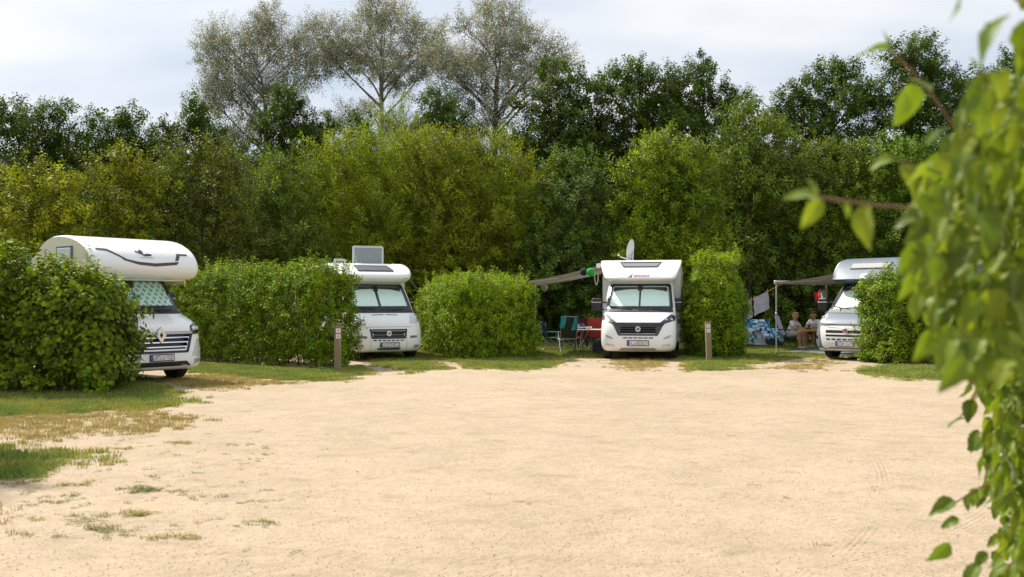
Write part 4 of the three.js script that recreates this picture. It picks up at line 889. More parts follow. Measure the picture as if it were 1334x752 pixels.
// ---- the silver motorhome
const silverVan = place(1101, 470, -48, 'motorhome', 'silver grey motorhome with white bumper, half hidden behind the thick hedge', GV);
{
  const v = silverVan;
  const W = [[-0.92, 1.37], [0.92, 1.37], [0.84, 2.07], [-0.84, 2.07]], HL = [[0.70, 1.0], [0.96, 1.03], [0.965, 1.2], [0.86, 1.27], [0.74, 1.2]];
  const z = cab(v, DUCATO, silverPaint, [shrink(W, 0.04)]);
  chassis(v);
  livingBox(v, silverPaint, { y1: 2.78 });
  windscreen(v, z, W, { blind: blindPale, split: 0.01 });
  mesh('cowl', panel(z, [[-0.93, 1.27], [0.93, 1.27], [0.91, 1.385], [-0.91, 1.385]], { off: 0.012, depth: 0.04 }), greyPlastic, v);
  wipers(v, z, [[-0.82, 1.47, -0.22, 1.38], [-0.02, 1.36, 0.62, 1.38]]);
  const mask = [[-0.68, 0.33], [0.68, 0.33], [0.82, 0.93], [-0.82, 0.93]];
  const gr = hold(v, 'grille');
  mesh('grille_panel', panel(z, mask, { off: 0.012, depth: 0.03, holes: [rect(-0.6, 0.6, 0.73, 0.81), rect(-0.59, 0.59, 0.635, 0.69)], round: 0.08 }), phys([0.76, 0.76, 0.75], 0.35, { clearcoat: 0.5 }), gr);
  mesh('grille_back', join(panel(z, rect(-0.64, 0.64, 0.70, 0.84), { off: 0.002, depth: 0.02 }), panel(z, rect(-0.62, 0.62, 0.61, 0.69), { off: 0.002, depth: 0.02 })), frit, gr);
  for (let i = 0; i < 7; i++) mesh('air_slot', panel(z, rect(-0.56 + i * 0.163, -0.44 + i * 0.163, 0.55, 0.585), { off: 0.016, depth: 0.01, round: 0.01 }), frit, v);
  const badge = hold(v, 'badge');
  mesh('badge_disc', new THREE.CylinderGeometry(0.066, 0.066, 0.02, 30).rotateX(Math.PI / 2).translate(0, 0.8, z(0, 0.8) + 0.03), std([0.5, 0.16, 0.15], 0.35), badge);
  mesh('badge_ring', new THREE.TorusGeometry(0.066, 0.012, 8, 32).translate(0, 0.8, z(0, 0.8) + 0.038), chrome, badge);
  mesh('badge_mark', join([-0.022, -0.007, 0.008, 0.023].map((x) => box(0.007, 0.045, 0.006, x, 0.8, z(0, 0.8) + 0.042, 0.002))), chrome, badge);
  for (const s of [-1, 1]) {
    headlight(v, z, s > 0 ? HL : mirror(HL), { trim: paleSilver });
    const c = [[s * 0.76, 0.33], [s * 0.985, 0.36], [s * 1.0, 0.66], [s * 0.88, 0.88], [s * 0.82, 0.88]], slot = [[s * 0.86, 0.56], [s * 0.97, 0.56], [s * 0.97, 0.65], [s * 0.86, 0.66]];
    mesh('bumper_corner', panel(z, s > 0 ? c : c.reverse(), { off: 0.005, depth: 0.02 }), greyPlastic, v);
    mesh('fog_light', panel(z, s > 0 ? slot : slot.reverse(), { off: 0.009, depth: 0.02 }), frit, v);
  }
  mesh('bonnet_seam', panel(z, [[-0.8, 0.945], [0.8, 0.945], [0.82, 0.98], [-0.82, 0.98]], { off: 0.004, depth: 0.02 }), blackPlastic, v);
  mesh('bumper_lip', panel(z, [[-0.85, 0.27], [0.85, 0.27], [0.83, 0.315], [-0.83, 0.315]], { off: 0.012, depth: 0.03 }), paleSilver, v);
  mesh('lower_intake', panel(z, [[-0.42, 0.325], [0.42, 0.325], [0.5, 0.36], [-0.5, 0.36]], { off: 0.018, depth: 0.01 }), greyPlastic, v);
  plate(v, z, 0.0, 0.455, 3, 0.52, 0.12);
  for (const s of [-1, 1]) mirrorPart(v, s, z);
  const H = smoothRows(sheet([[2.1, 0.86, -1.42, 0.2, 3], [2.13, 0.95, -1.12, 0.3, 3], [2.17, 1.02, -0.98, 0.34, 3], [2.22, 1.04, -0.96, 0.34, 3], [2.24, 1.04, -0.98, 0.34, 3], [2.4, 1.08, -1.14, 0.3, 3.4], [2.6, 1.11, -1.40, 0.22, 4], [2.74, 1.12, -1.68, 0.15, 5], [2.82, 1.1, -2.0, 0.1, 5], [2.84, 1.05, -2.2, 0.1, 5]], -2.6), 0.025), hz = (x, y) => faceZ(H, x, y);
  mesh('roof_hood', loft(H), silverPaint, v);
  mesh('hood_lip', panel(hz, [[-1.0, 2.13], [1.0, 2.13], [1.0, 2.205], [-1.0, 2.205]], { off: 0.006, depth: 0.02, step: 0.05 }), std([0.055, 0.075, 0.085], 0.35), v);
  for (const s of [-1, 1]) { const e = [[s * 1.0, 2.22], [s * 1.035, 2.22], [s * 1.09, 2.7], [s * 1.03, 2.74], [s * 1.0, 2.5]]; mesh('hood_edge', panel(hz, s > 0 ? e : e.reverse(), { off: 0.012, depth: 0.03, step: 0.04 }), paleSilver, v); }
  const sky = hold(v, 'roof_window'), S = [[-0.55, 2.50], [0.55, 2.50], [0.60, 2.68], [-0.60, 2.68]];
  mesh('window_frame', panel(hz, S, { off: 0.03, depth: 0.04, holes: [shrink(S, 0.025)] }), greyPlastic, sky);
  mesh('window_pane', panel(hz, shrink(S, 0.012), { off: 0.024, depth: 0.01 }), phys([0.42, 0.39, 0.38], 0.2, { clearcoat: 1 }), sky);
  const em = hold(v, 'emblem'), oval = (cx, cy, a, b) => Array.from({ length: 20 }, (_, i) => [cx + a * Math.cos(i * Math.PI / 10), cy + b * Math.sin(i * Math.PI / 10)]);
  mesh('emblem_disc', panel(hz, oval(0, 2.305, 0.125, 0.065), { off: 0.004, depth: 0.004, step: 0.03 }), std([0.82, 0.82, 0.8], 0.4), em);
  mesh('emblem_swash', join(panel(hz, [[-0.05, 2.27], [-0.02, 2.265], [0.03, 2.30], [0.12, 2.345], [0.1, 2.36], [0.0, 2.325]], { off: 0.007, depth: 0.003, step: 0.03, round: 0.006 }), panel(hz, [[0.02, 2.27], [0.09, 2.262], [0.1, 2.28], [0.05, 2.29]], { off: 0.007, depth: 0.003, step: 0.03, round: 0.006 })), std([0.07, 0.06, 0.08], 0.4), em);
  const aw = hold(v, 'awning_case');
  mesh('case', tube([[-1.2, 2.52, -1.95], [-1.2, 2.52, -6.0]], 0.06, 4, 14), paleSilver, aw);
}

// ---- the overcab motorhome
const alcoveVan = (() => { const p = groundAt(211, 500); return thing('motorhome', 'white motorhome with rounded overcab bed, dark stripe and bird emblem behind the hazel hedge', 'motorhome', [p.x, 0, p.z], 52 * D2R, GV); })();
{
  const v = alcoveVan;
  const rows = sheet([[0.25, 0.90, -0.12, 0.42, 3.0], [0.29, 0.98, -0.04, 0.46, 3.2], [0.38, 1.02, 0, 0.48, 3.4], [0.55, 1.03, -0.005, 0.48, 3.4], [0.72, 1.03, -0.03, 0.48, 3.4], [0.9, 1.03, -0.06, 0.48, 3.4], [1.08, 1.02, -0.1, 0.48, 3.3], [1.16, 1.01, -0.19, 0.48, 3.2], [1.24, 1.0, -0.34, 0.46, 3.0], [1.33, 0.985, -0.56, 0.44, 2.8], [1.4, 0.985, -0.68, 0.38, 2.7], [1.55, 0.97, -0.80, 0.34, 2.6], [1.8, 0.94, -1.0, 0.30, 2.5], [2.06, 0.91, -1.22, 0.27, 2.5], [2.14, 0.9, -1.3, 0.25, 2.5]], -2.1);
  const W = [[-0.92, 1.41], [0.92, 1.41], [0.85, 2.05], [-0.85, 2.05]], GR = [[-0.56, 0.62], [0.56, 0.62], [0.72, 0.98], [-0.72, 0.98]], HL = [[0.70, 0.93], [0.96, 0.95], [0.965, 1.12], [0.9, 1.16], [0.70, 1.10]];
  const z = cab(v, rows, whitePaint, [shrink(W, 0.04), shrink(GR, 0.03)]);
  chassis(v);
  livingBox(v, creamPaint, { y1: 2.42, z1: -2.15 });
  const quilt = std([1, 1, 1], 0.5, { map: canvasTex(256, 256, (c) => { c.fillStyle = '#7fb0b0'; c.fillRect(0, 0, 256, 256); c.strokeStyle = '#dff2ef'; c.lineWidth = 12; for (let i = -8; i < 16; i++) { c.beginPath(); c.moveTo(i * 40, 0); c.lineTo(i * 40 + 256, 256); c.moveTo(i * 40 + 256, 0); c.lineTo(i * 40, 256); c.stroke(); } }) });
  quilt.map.wrapS = quilt.map.wrapT = THREE.RepeatWrapping;
  windscreen(v, z, W, { blind: quilt, split: 0.02, pattern: quilt });
  mesh('cowl', panel(z, [[-0.90, 1.34], [0.90, 1.34], [0.86, 1.425], [-0.86, 1.425]], { off: 0.012, depth: 0.04 }), blackPlastic, v);
  wipers(v, z, [[-0.82, 1.5, -0.22, 1.42], [0.0, 1.41, 0.66, 1.425]]);
  const gr = hold(v, 'grille');
  mesh('grille_back', panel((x, y) => z(x, y) - 0.08, GR, { off: 0, depth: 0.02 }), frit, gr);
  mesh('grille_frame', panel(z, [[-0.60, 0.58], [0.60, 0.58], [0.76, 1.0], [-0.76, 1.0]], { off: 0.006, depth: 0.06, holes: [[[-0.55, 0.625], [0.55, 0.625], [0.68, 0.95], [-0.68, 0.95]]] }), blackPlastic, gr);
  [0.70, 0.79, 0.88].forEach((y, i) => mesh('slat', panel(z, rect(-0.58 - i * 0.03, 0.58 + i * 0.03, y - 0.012, y + 0.012), { off: 0.006, depth: 0.05, round: 0.008 }), chrome, gr));
  mesh('upper_bar', panel(z, [[-0.73, 0.95], [0.73, 0.95], [0.74, 0.995], [-0.74, 0.995]], { off: 0.014, depth: 0.04 }), satin, gr);
  const badge = hold(v, 'badge'), zb = z(0, 0.93) + 0.02, dia = (k) => [[0, -0.15 * k], [0.105 * k, 0], [0, 0.15 * k], [-0.105 * k, 0]];
  const ds = new THREE.Shape(dia(1).map((p) => new THREE.Vector2(...p)));
  ds.holes.push(new THREE.Path(dia(0.42).map((p) => new THREE.Vector2(...p))));
  mesh('badge_diamond', new THREE.ExtrudeGeometry(ds, { depth: 0.02, bevelSize: 0.008, bevelThickness: 0.012, bevelSegments: 1 }).translate(0, 0.93, zb), chrome, badge);
  mesh('badge_back', new THREE.ExtrudeGeometry(new THREE.Shape(dia(1.1).map((p) => new THREE.Vector2(...p))), { depth: 0.01, bevelEnabled: false }).translate(0, 0.93, zb - 0.012), frit, badge);
  for (const s of [-1, 1]) {
    headlight(v, z, s > 0 ? HL : mirror(HL));
    const scoop = [[s * 0.68, 0.52], [s * 0.9, 0.46], [s * 0.97, 0.62], [s * 0.93, 0.84], [s * 0.84, 0.84]], fog = [[s * 0.74, 0.36], [s * 0.92, 0.38], [s * 0.92, 0.46], [s * 0.74, 0.45]];
    mesh('bumper_scoop', panel(z, s > 0 ? scoop : scoop.reverse(), { off: 0.004, depth: 0.02 }), paleSilver, v);
    mesh('fog_light', panel(z, s > 0 ? fog : fog.reverse(), { off: 0.007, depth: 0.02 }), satin, v);
  }
  mesh('lower_intake', panel(z, [[-0.66, 0.325], [0.66, 0.325], [0.55, 0.42], [-0.55, 0.42]], { off: 0.004, depth: 0.03 }), frit, v);
  plate(v, z, 0, 0.5, 4, 0.5, 0.11);
  for (const s of [-1, 1]) mirrorPart(v, s, z, blackPlastic, 1.5, true);
  // overcab bed: a rounded profile across the width, with soft ends
  const prof = new THREE.CatmullRomCurve3([[-0.95, 2.03], [-0.66, 2.05], [-0.52, 2.12], [-0.46, 2.25], [-0.50, 2.40], [-0.66, 2.58], [-0.94, 2.74], [-1.3, 2.84], [-1.75, 2.88], [-2.15, 2.85], [-2.5, 2.7], [-2.85, 2.47], [-3.2, 2.40]].map(([a, b]) => V(0, b, a))).getSpacedPoints(60);
  const NX = 40, HWD = 1.14, pos = [], idx = [], cz = -1.6, cy = 2.3;
  for (let j = 0; j <= 60; j++) for (let i = 0; i <= NX; i++) {
    const x = (i / NX * 2 - 1) * HWD, e = Math.max(0, Math.abs(x) - (HWD - 0.09)) / 0.09, k = 1 - 0.055 * (1 - Math.sqrt(Math.max(0, 1 - e * e))), p = prof[j];
    pos.push(x, cy + (p.y - cy) * k, cz + (p.z - cz) * k);
    if (i < NX && j < 60) { const a = j * (NX + 1) + i; idx.push(a, a + 1, a + NX + 1, a + 1, a + NX + 2, a + NX + 1); }
  }
  const ag = new THREE.BufferGeometry();
  ag.setAttribute('position', new THREE.Float32BufferAttribute(pos, 3));
  ag.setIndex(idx);
  ag.computeVertexNormals();
  mesh('overcab_bed', ag, whitePaint, v);
  for (const s of [-1, 1]) {
    const sh = new THREE.Shape([...prof.map((p) => new THREE.Vector2(cz + (p.z - cz) * 0.945, cy + (p.y - cy) * 0.945)), new THREE.Vector2(-3.1, 1.95), new THREE.Vector2(-0.98, 1.95)]);
    mesh('overcab_side', new THREE.ExtrudeGeometry(sh, { depth: 0.02, bevelEnabled: false }).rotateY(-Math.PI / 2).translate(s * (HWD - 0.004) + 0.01, 0, 0), creamPaint, v);
    const win = mesh('side_window', box(0.03, 0.34, 0.52, s * (HWD + 0.022), 2.45, -1.5, 0.012, 2), std([0.72, 0.72, 0.74], 0.4), v);
    mesh('window_frame', join(box(0.02, 0.4, 0.04, s * (HWD + 0.02), 2.45, -1.78, 0.006), box(0.02, 0.4, 0.05, s * (HWD + 0.02), 2.45, -1.22, 0.006), box(0.02, 0.04, 0.6, s * (HWD + 0.02), 2.64, -1.5, 0.006), box(0.02, 0.04, 0.6, s * (HWD + 0.02), 2.26, -1.5, 0.006)), greyPlastic, win);
    mesh('side_trim', box(0.02, 0.03, 1.9, s * (HWD + 0.014), 2.16, -2.9, 0.006), std([0.16, 0.08, 0.07], 0.6), v);
  }
  mesh('overcab_floor', box(HWD * 2 - 0.1, 0.03, 2.1, 0, 2.02, -2.0, 0.01), agedWhite, v);
  // flat graphics on the overcab front
  const front = (x, y) => { for (let j = 1; j < 34; j++) if (prof[j].y >= y && prof[j - 1].y <= y && j > 6) { const t = (y - prof[j - 1].y) / (prof[j].y - prof[j - 1].y || 1); return lerp(prof[j - 1].z, prof[j].z, t); } return -0.46; };
  const grey = std([0.06, 0.05, 0.05], 0.4), gp = (pts) => panel(front, pts, { off: 0.008, depth: 0.004, step: 0.05, round: 0.004 });
  mesh('stripe', join(gp([[-0.98, 2.60], [-0.98, 2.57], [-0.78, 2.55], [-0.5, 2.40], [-0.44, 2.40], [-0.76, 2.59]]), gp([[-0.5, 2.38], [-0.2, 2.30], [0.15, 2.275], [0.62, 2.32], [0.68, 2.38], [0.15, 2.335], [-0.2, 2.355], [-0.54, 2.42]].reverse()), gp([[0.60, 2.40], [0.67, 2.40], [0.76, 2.51], [0.93, 2.51], [0.93, 2.545], [0.70, 2.545]])), grey, v);
  const em = hold(v, 'emblem');
  mesh('emblem_bird', join(gp([[-0.2, 2.56], [-0.08, 2.50], [-0.02, 2.47], [0.1, 2.48], [0.14, 2.51], [0.05, 2.525], [-0.02, 2.51], [-0.1, 2.53], [-0.18, 2.585]].reverse()), gp([[-0.13, 2.54], [-0.07, 2.52], [-0.03, 2.55], [-0.06, 2.60], [-0.11, 2.59]])), std([0.03, 0.03, 0.03], 0.4), em);
  mesh('emblem_lettering', join(Array.from({ length: 9 }, (_, i) => gp(rect(-0.14 + i * 0.033, -0.12 + i * 0.033, 2.435, 2.452)))), std([0.4, 0.4, 0.42], 0.5), em);
  const rh = hold(v, 'roof_hatch');
  mesh('hatch_lid', box(0.5, 0.06, 0.5, -0.6, 2.47, -3.9, 0.02, 2), darkGlass, rh);
  mesh('hatch_frame', box(0.6, 0.05, 0.6, -0.6, 2.43, -3.9, 0.015), whitePaint, rh);
}

// ---------------------------------------------------------------- on the pitches
// numbered wooden posts
function post(px, py, lean, label, digits, seed, plateX) {
  const p = groundAt(px, py), t = thing('numbered_post', label, 'post', [p.x, 0, p.z], 0, 'numbered wooden posts at the pitches'), R = rng(seed);
  t.rotation.z = lean;
  const grain = noiseTex(128, (u, v) => { const n = 0.62 + noise2(u * 16 + seed, v * 2) * 0.2 + noise2(u * 45, v * 5 + seed) * 0.14 + (noise2(u * 9, v * 30) > 0.6 ? -0.1 : 0); return [n, n * 0.94, n * 0.84]; });
  const g = box(0.14, 1.16, 0.14, 0, 0.5, 0, 0.012, 2), q = g.attributes.position;
  for (let i = 0; i < q.count; i++) if (q.getY(i) > 0.9) q.setY(i, 1.08 - Math.max(0, Math.abs(q.getX(i)) - 0.02) * 0.5 - (q.getZ(i) < 0 ? 0.012 : 0));
  g.computeVertexNormals();
  mesh('shaft', toCreasedNormals(g, 0.4), std([0.42, 0.34, 0.235], 0.92, { map: grain, bumpMap: grain, bumpScale: 0.004 }), t);
  digits.forEach((d, i) => {
    const tex = canvasTex(64, 64, (c) => { c.fillStyle = '#f2ece2'; c.fillRect(0, 0, 64, 64); c.fillStyle = '#4a4550'; c.font = 'bold 46px sans-serif'; c.textAlign = 'center'; c.textBaseline = 'middle'; c.fillText(d, 34, 34); });
    const pl = hold(t, 'number_plate');
    mesh('plate_back', box(0.098, 0.098, 0.008, plateX, 0.945 - i * 0.125, 0.074, 0.004), std([0.75, 0.72, 0.67], 0.5), pl);
    mesh('plate_print', new THREE.PlaneGeometry(0.092, 0.092).translate(plateX, 0.945 - i * 0.125, 0.0795), std([0.85, 0.85, 0.85], 0.5, { map: tex }), pl);
  });
}
post(440, 486.5, 0, 'wooden post with number plates in front of the long clipped hedge', ['1', '4'], 5, 0.022);
post(924, 471, 0.035, 'slightly leaning wooden post with number plates by the narrow hedge bush', ['3', '5'], 6, -0.005);

const canvasGrey = phys([0.40, 0.375, 0.32], 1, { transmission: 0.18, thickness: 0 }), poleMat = std([0.62, 0.62, 0.6], 0.4, { metalness: 0.5 });
function awning(v, { x0, y0, x1, y1, z0, z1, mat }) {
  const a = hold(v, 'awning'), N = 14, M = 16, pos = [], idx = [];
  for (let j = 0; j <= M; j++) for (let i = 0; i <= N; i++) {
    const u = i / N, w = j / M;
    pos.push(lerp(x0, x1, u), lerp(y0, y1, u) - 0.05 * Math.sin(u * Math.PI) + 0.012 * Math.sin(w * 30), lerp(z0, z1, w));
    if (i < N && j < M) { const k = j * (N + 1) + i; idx.push(k, k + N + 1, k + 1, k + 1, k + N + 1, k + N + 2); }
  }
  const g = new THREE.BufferGeometry();
  g.setAttribute('position', new THREE.Float32BufferAttribute(pos, 3));
  g.setIndex(idx);
  g.computeVertexNormals();
  mesh('canopy', g, mat, a);
  mesh('front_rail', join(box(0.07, 0.11, Math.abs(z1 - z0) + 0.1, x1, y1, (z0 + z1) / 2, 0.015, 2)), poleMat, a);
  for (const z of [z0 - 0.05, z1 + 0.05]) {
    mesh('leg', join(rod([x1, 0.02, z], [x1, y1 * 0.55, z], 0.019), rod([x1, y1 * 0.5, z], [x1, y1, z], 0.024), box(0.12, 0.03, 0.12, x1, 0.015, z, 0.008), box(0.06, 0.08, 0.06, x1, y1 * 0.55, z, 0.012)), poleMat, a);
    mesh('folding_arm', join(rod([x0, y0 - 0.06, z], [(x0 + x1) / 2, (y0 + y1) / 2 - 0.1, z + (z > (z0 + z1) / 2 ? -0.5 : 0.5)], 0.025), rod([(x0 + x1) / 2, (y0 + y1) / 2 - 0.1, z + (z > (z0 + z1) / 2 ? -0.5 : 0.5)], [x1, y1 - 0.03, z], 0.022)), poleMat, a);
  }
  return a;
}
awning(dishVan, { x0: -1.24, y0: 2.63, x1: -3.65, y1: 2.15, z0: -1.8, z1: -5.4, mat: canvasGrey });
awning(silverVan, { x0: -1.22, y0: 2.50, x1: -3.62, y1: 2.2, z0: -2.3, z1: -5.4, mat: phys([0.30, 0.255, 0.22], 1, { transmission: 0.15, thickness: 0 }) });
dishVan.updateMatrixWorld(true);
silverVan.updateMatrixWorld(true);
const inVan = (v, x, y, z) => v.localToWorld(V(x, y, z));

// lanterns and hanging things at the awning
function lantern(label, p, r, color, hang) {
  const t = thing('paper_lantern', label, 'lantern', [p.x, p.y, p.z], 0, 'lanterns hanging from the awning');
  const pr = Array.from({ length: 25 }, (_, i) => { const a = -Math.PI / 2 * 0.93 + Math.PI * 0.93 * i / 24; return new THREE.Vector2((Math.cos(a) + 0.03 * (i % 2)) * r, Math.sin(a) * r); });
  mesh('shade', new THREE.LatheGeometry(pr, 28), phys(color, 1, { transmission: 0.15, thickness: 0 }), t);
  mesh('ring', join(new THREE.TorusGeometry(r * 0.14, 0.006, 6, 16).rotateX(Math.PI / 2).translate(0, r * 0.99, 0), new THREE.TorusGeometry(r * 0.14, 0.006, 6, 16).rotateX(Math.PI / 2).translate(0, -r * 0.99, 0)), blackPlastic, t);
  mesh('cord', rod([0, r, 0], [0, r + hang, 0], 0.004), blackPlastic, t);
}
lantern('round green paper lantern hanging under the awning edge', at(769.5, 354.5, 27.4), 0.115, [0.01, 0.36, 0.05], 0.06);
lantern('round black paper lantern hanging under the awning edge', at(760.5, 354.5, 27.55), 0.105, [0.02, 0.013, 0.016], 0.06);
lantern('round white paper lantern hanging from the awning rail', at(709, 374.5, 31.2), 0.125, [0.55, 0.54, 0.48], 0.05);
{
  const p = at(686.5, 373, 28.6), t = thing('wind_spinner', 'white spiral wind spinner hanging at the awning corner', 'wind spinner', [p.x, p.y, p.z]);
  mesh('outer_ring', new THREE.TorusGeometry(0.095, 0.014, 8, 32), std([0.75, 0.75, 0.72], 0.4), t);
  mesh('inner_ring', new THREE.TorusGeometry(0.045, 0.012, 8, 24).rotateY(0.5), std([0.75, 0.75, 0.72], 0.4), t);
  mesh('cord', rod([0, 0.095, 0], [0, 0.2, 0], 0.004), blackPlastic, t);
  const q = at(776.5, 362, 27.4), s = thing('tie_strap', 'beige tie strap hanging in a loop under the green lantern', 'strap', [q.x, q.y, q.z]);
  mesh('band', tube([[-0.05, 0.16, 0], [-0.03, -0.08, 0.01], [0.01, -0.22, 0.0], [0.05, -0.1, 0.01], [0.06, 0.14, 0]], 0.013, 24, 6), std([0.5, 0.45, 0.36], 0.9), s);
}
// folding furniture. Local +z is where the sitter looks.
const meshFabric = std([0.06, 0.055, 0.05], 0.8), teal = std([0.02, 0.19, 0.22], 0.85), tealDark = std([0.015, 0.045, 0.07], 0.85), redFabric = std([0.13, 0.014, 0.018], 0.85), towelTeal = std([0.05, 0.42, 0.45], 0.95), greyFabric = std([0.22, 0.22, 0.22], 0.9);
function cloth(pts, nu, nv, thick = 0.006, ripple = 0.01, seed = 1) {   // a sheet through a grid of control points [row][col] = [x, y, z]
  const pos = [], idx = [], rows = pts.map((r) => new THREE.CatmullRomCurve3(r.map((p) => V(...p))));
  for (let j = 0; j <= nv; j++) {
    const col = (u) => new THREE.CatmullRomCurve3(rows.map((c) => c.getPoint(u))).getPoint(j / nv);
    for (let i = 0; i <= nu; i++) { const p = col(i / nu); pos.push(p.x + noise3(p.x * 9 + seed, p.y * 4, p.z * 9) * ripple, p.y, p.z + noise3(p.x * 9, p.y * 4 + seed, p.z * 9) * ripple); if (i < nu && j < nv) { const k = j * (nu + 1) + i; idx.push(k, k + 1, k + nu + 1, k + 1, k + nu + 2, k + nu + 1); } }
  }
  const g = new THREE.BufferGeometry();
  g.setAttribute('position', new THREE.Float32BufferAttribute(pos, 3));
  const uv = []; for (let j = 0; j <= nv; j++) for (let i = 0; i <= nu; i++) uv.push(i / nu, j / nv);
  g.setAttribute('uv', new THREE.Float32BufferAttribute(uv, 2));
  g.setIndex(idx);
  g.computeVertexNormals();
  return g;
}
function highBack(label, p, turn, fabric = meshFabric, frameMat = poleMat, group) {
  const t = thing('folding_chair', label, 'chair', [p.x, 0, p.z], turn, group);
  for (const s of [-1, 1]) {
    mesh('side_frame', join(rod([s * 0.25, 0.43, 0.22], [s * 0.25, 0.40, -0.2], 0.013), rod([s * 0.25, 0.38, -0.14], [s * 0.25, 1.13, -0.42], 0.013), rod([s * 0.26, 0.64, 0.2], [s * 0.26, 0.66, -0.26], 0.018)), frameMat, t);
    mesh('leg', join(rod([s * 0.26, 0.02, -0.36], [s * 0.26, 0.64, 0.14], 0.013)), frameMat, t);
    mesh('leg', join(rod([s * 0.235, 0.02, 0.26], [s * 0.235, 0.5, -0.16], 0.013)), frameMat, t);
  }
  mesh('cross_bar', join(rod([-0.26, 0.03, -0.36], [0.26, 0.03, -0.36], 0.013), rod([-0.24, 0.03, 0.26], [0.24, 0.03, 0.26], 0.013), rod([-0.25, 0.44, -0.17], [0.25, 0.44, -0.17], 0.013), rod([-0.25, 1.13, -0.42], [0.25, 1.13, -0.42], 0.013), rod([-0.24, 0.3, 0.02], [0.24, 0.3, 0.02], 0.012)), frameMat, t);
  mesh('seat', cloth([[[-0.24, 0.43, 0.22], [0, 0.415, 0.22], [0.24, 0.43, 0.22]], [[-0.24, 0.4, -0.18], [0, 0.385, -0.18], [0.24, 0.4, -0.18]]], 8, 8), fabric, t);
  mesh('backrest', cloth([[[-0.24, 0.46, -0.17], [0, 0.46, -0.19], [0.24, 0.46, -0.17]], [[-0.24, 1.12, -0.415], [0, 1.12, -0.43], [0.24, 1.12, -0.415]]], 8, 10), fabric, t);
  return t;
}
function armChair(label, p, turn, seatMat, backMat, frameMat, { back = 0.9, w = 0.26 } = {}, group) {
  const t = thing('camping_chair', label, 'chair', [p.x, 0, p.z], turn, group);
  const X = [[-w, 0.02, 0.28, w * 0.9, 0.42, 0.2], [w, 0.02, 0.28, -w * 0.9, 0.42, 0.2], [-w, 0.02, -0.24, w * 0.9, 0.4, -0.2], [w, 0.02, -0.24, -w * 0.9, 0.4, -0.2], [-w, 0.02, 0.28, -w, 0.42, -0.22], [w, 0.02, 0.28, w, 0.42, -0.22]];
  for (const a of X) mesh('leg', join(rod(a.slice(0, 3), a.slice(3), 0.011), new THREE.SphereGeometry(0.018, 8, 6).translate(a[0], 0.018, a[2])), frameMat, t);
  mesh('back_frame', join(rod([-w, 0.02, -0.24], [-w, back, -0.3], 0.011), rod([w, 0.02, -0.24], [w, back, -0.3], 0.011), rod([-w, 0.42, 0.2], [-w, 0.6, 0.22], 0.011), rod([w, 0.42, 0.2], [w, 0.6, 0.22], 0.011)), frameMat, t);
  mesh('seat', cloth([[[-w, 0.44, 0.22], [0, 0.38, 0.22], [w, 0.44, 0.22]], [[-w, 0.42, -0.24], [0, 0.34, -0.22], [w, 0.42, -0.24]]], 10, 8), seatMat, t);
  mesh('backrest', cloth([[[-w, 0.4, -0.26], [0, 0.36, -0.28], [w, 0.4, -0.26]], [[-w, back * 0.75, -0.29], [0, back * 0.75, -0.33], [w, back * 0.75, -0.29]], [[-w, back, -0.3], [0, back + 0.02, -0.34], [w, back, -0.3]]], 10, 10), backMat, t);
  for (const s of [-1, 1]) mesh('armrest', box(0.07, 0.025, 0.5, s * w, 0.61, -0.03, 0.012, 2), seatMat, t);
  return t;
}
const GC = 'chairs on the pitch of the motorhome with the satellite dish';
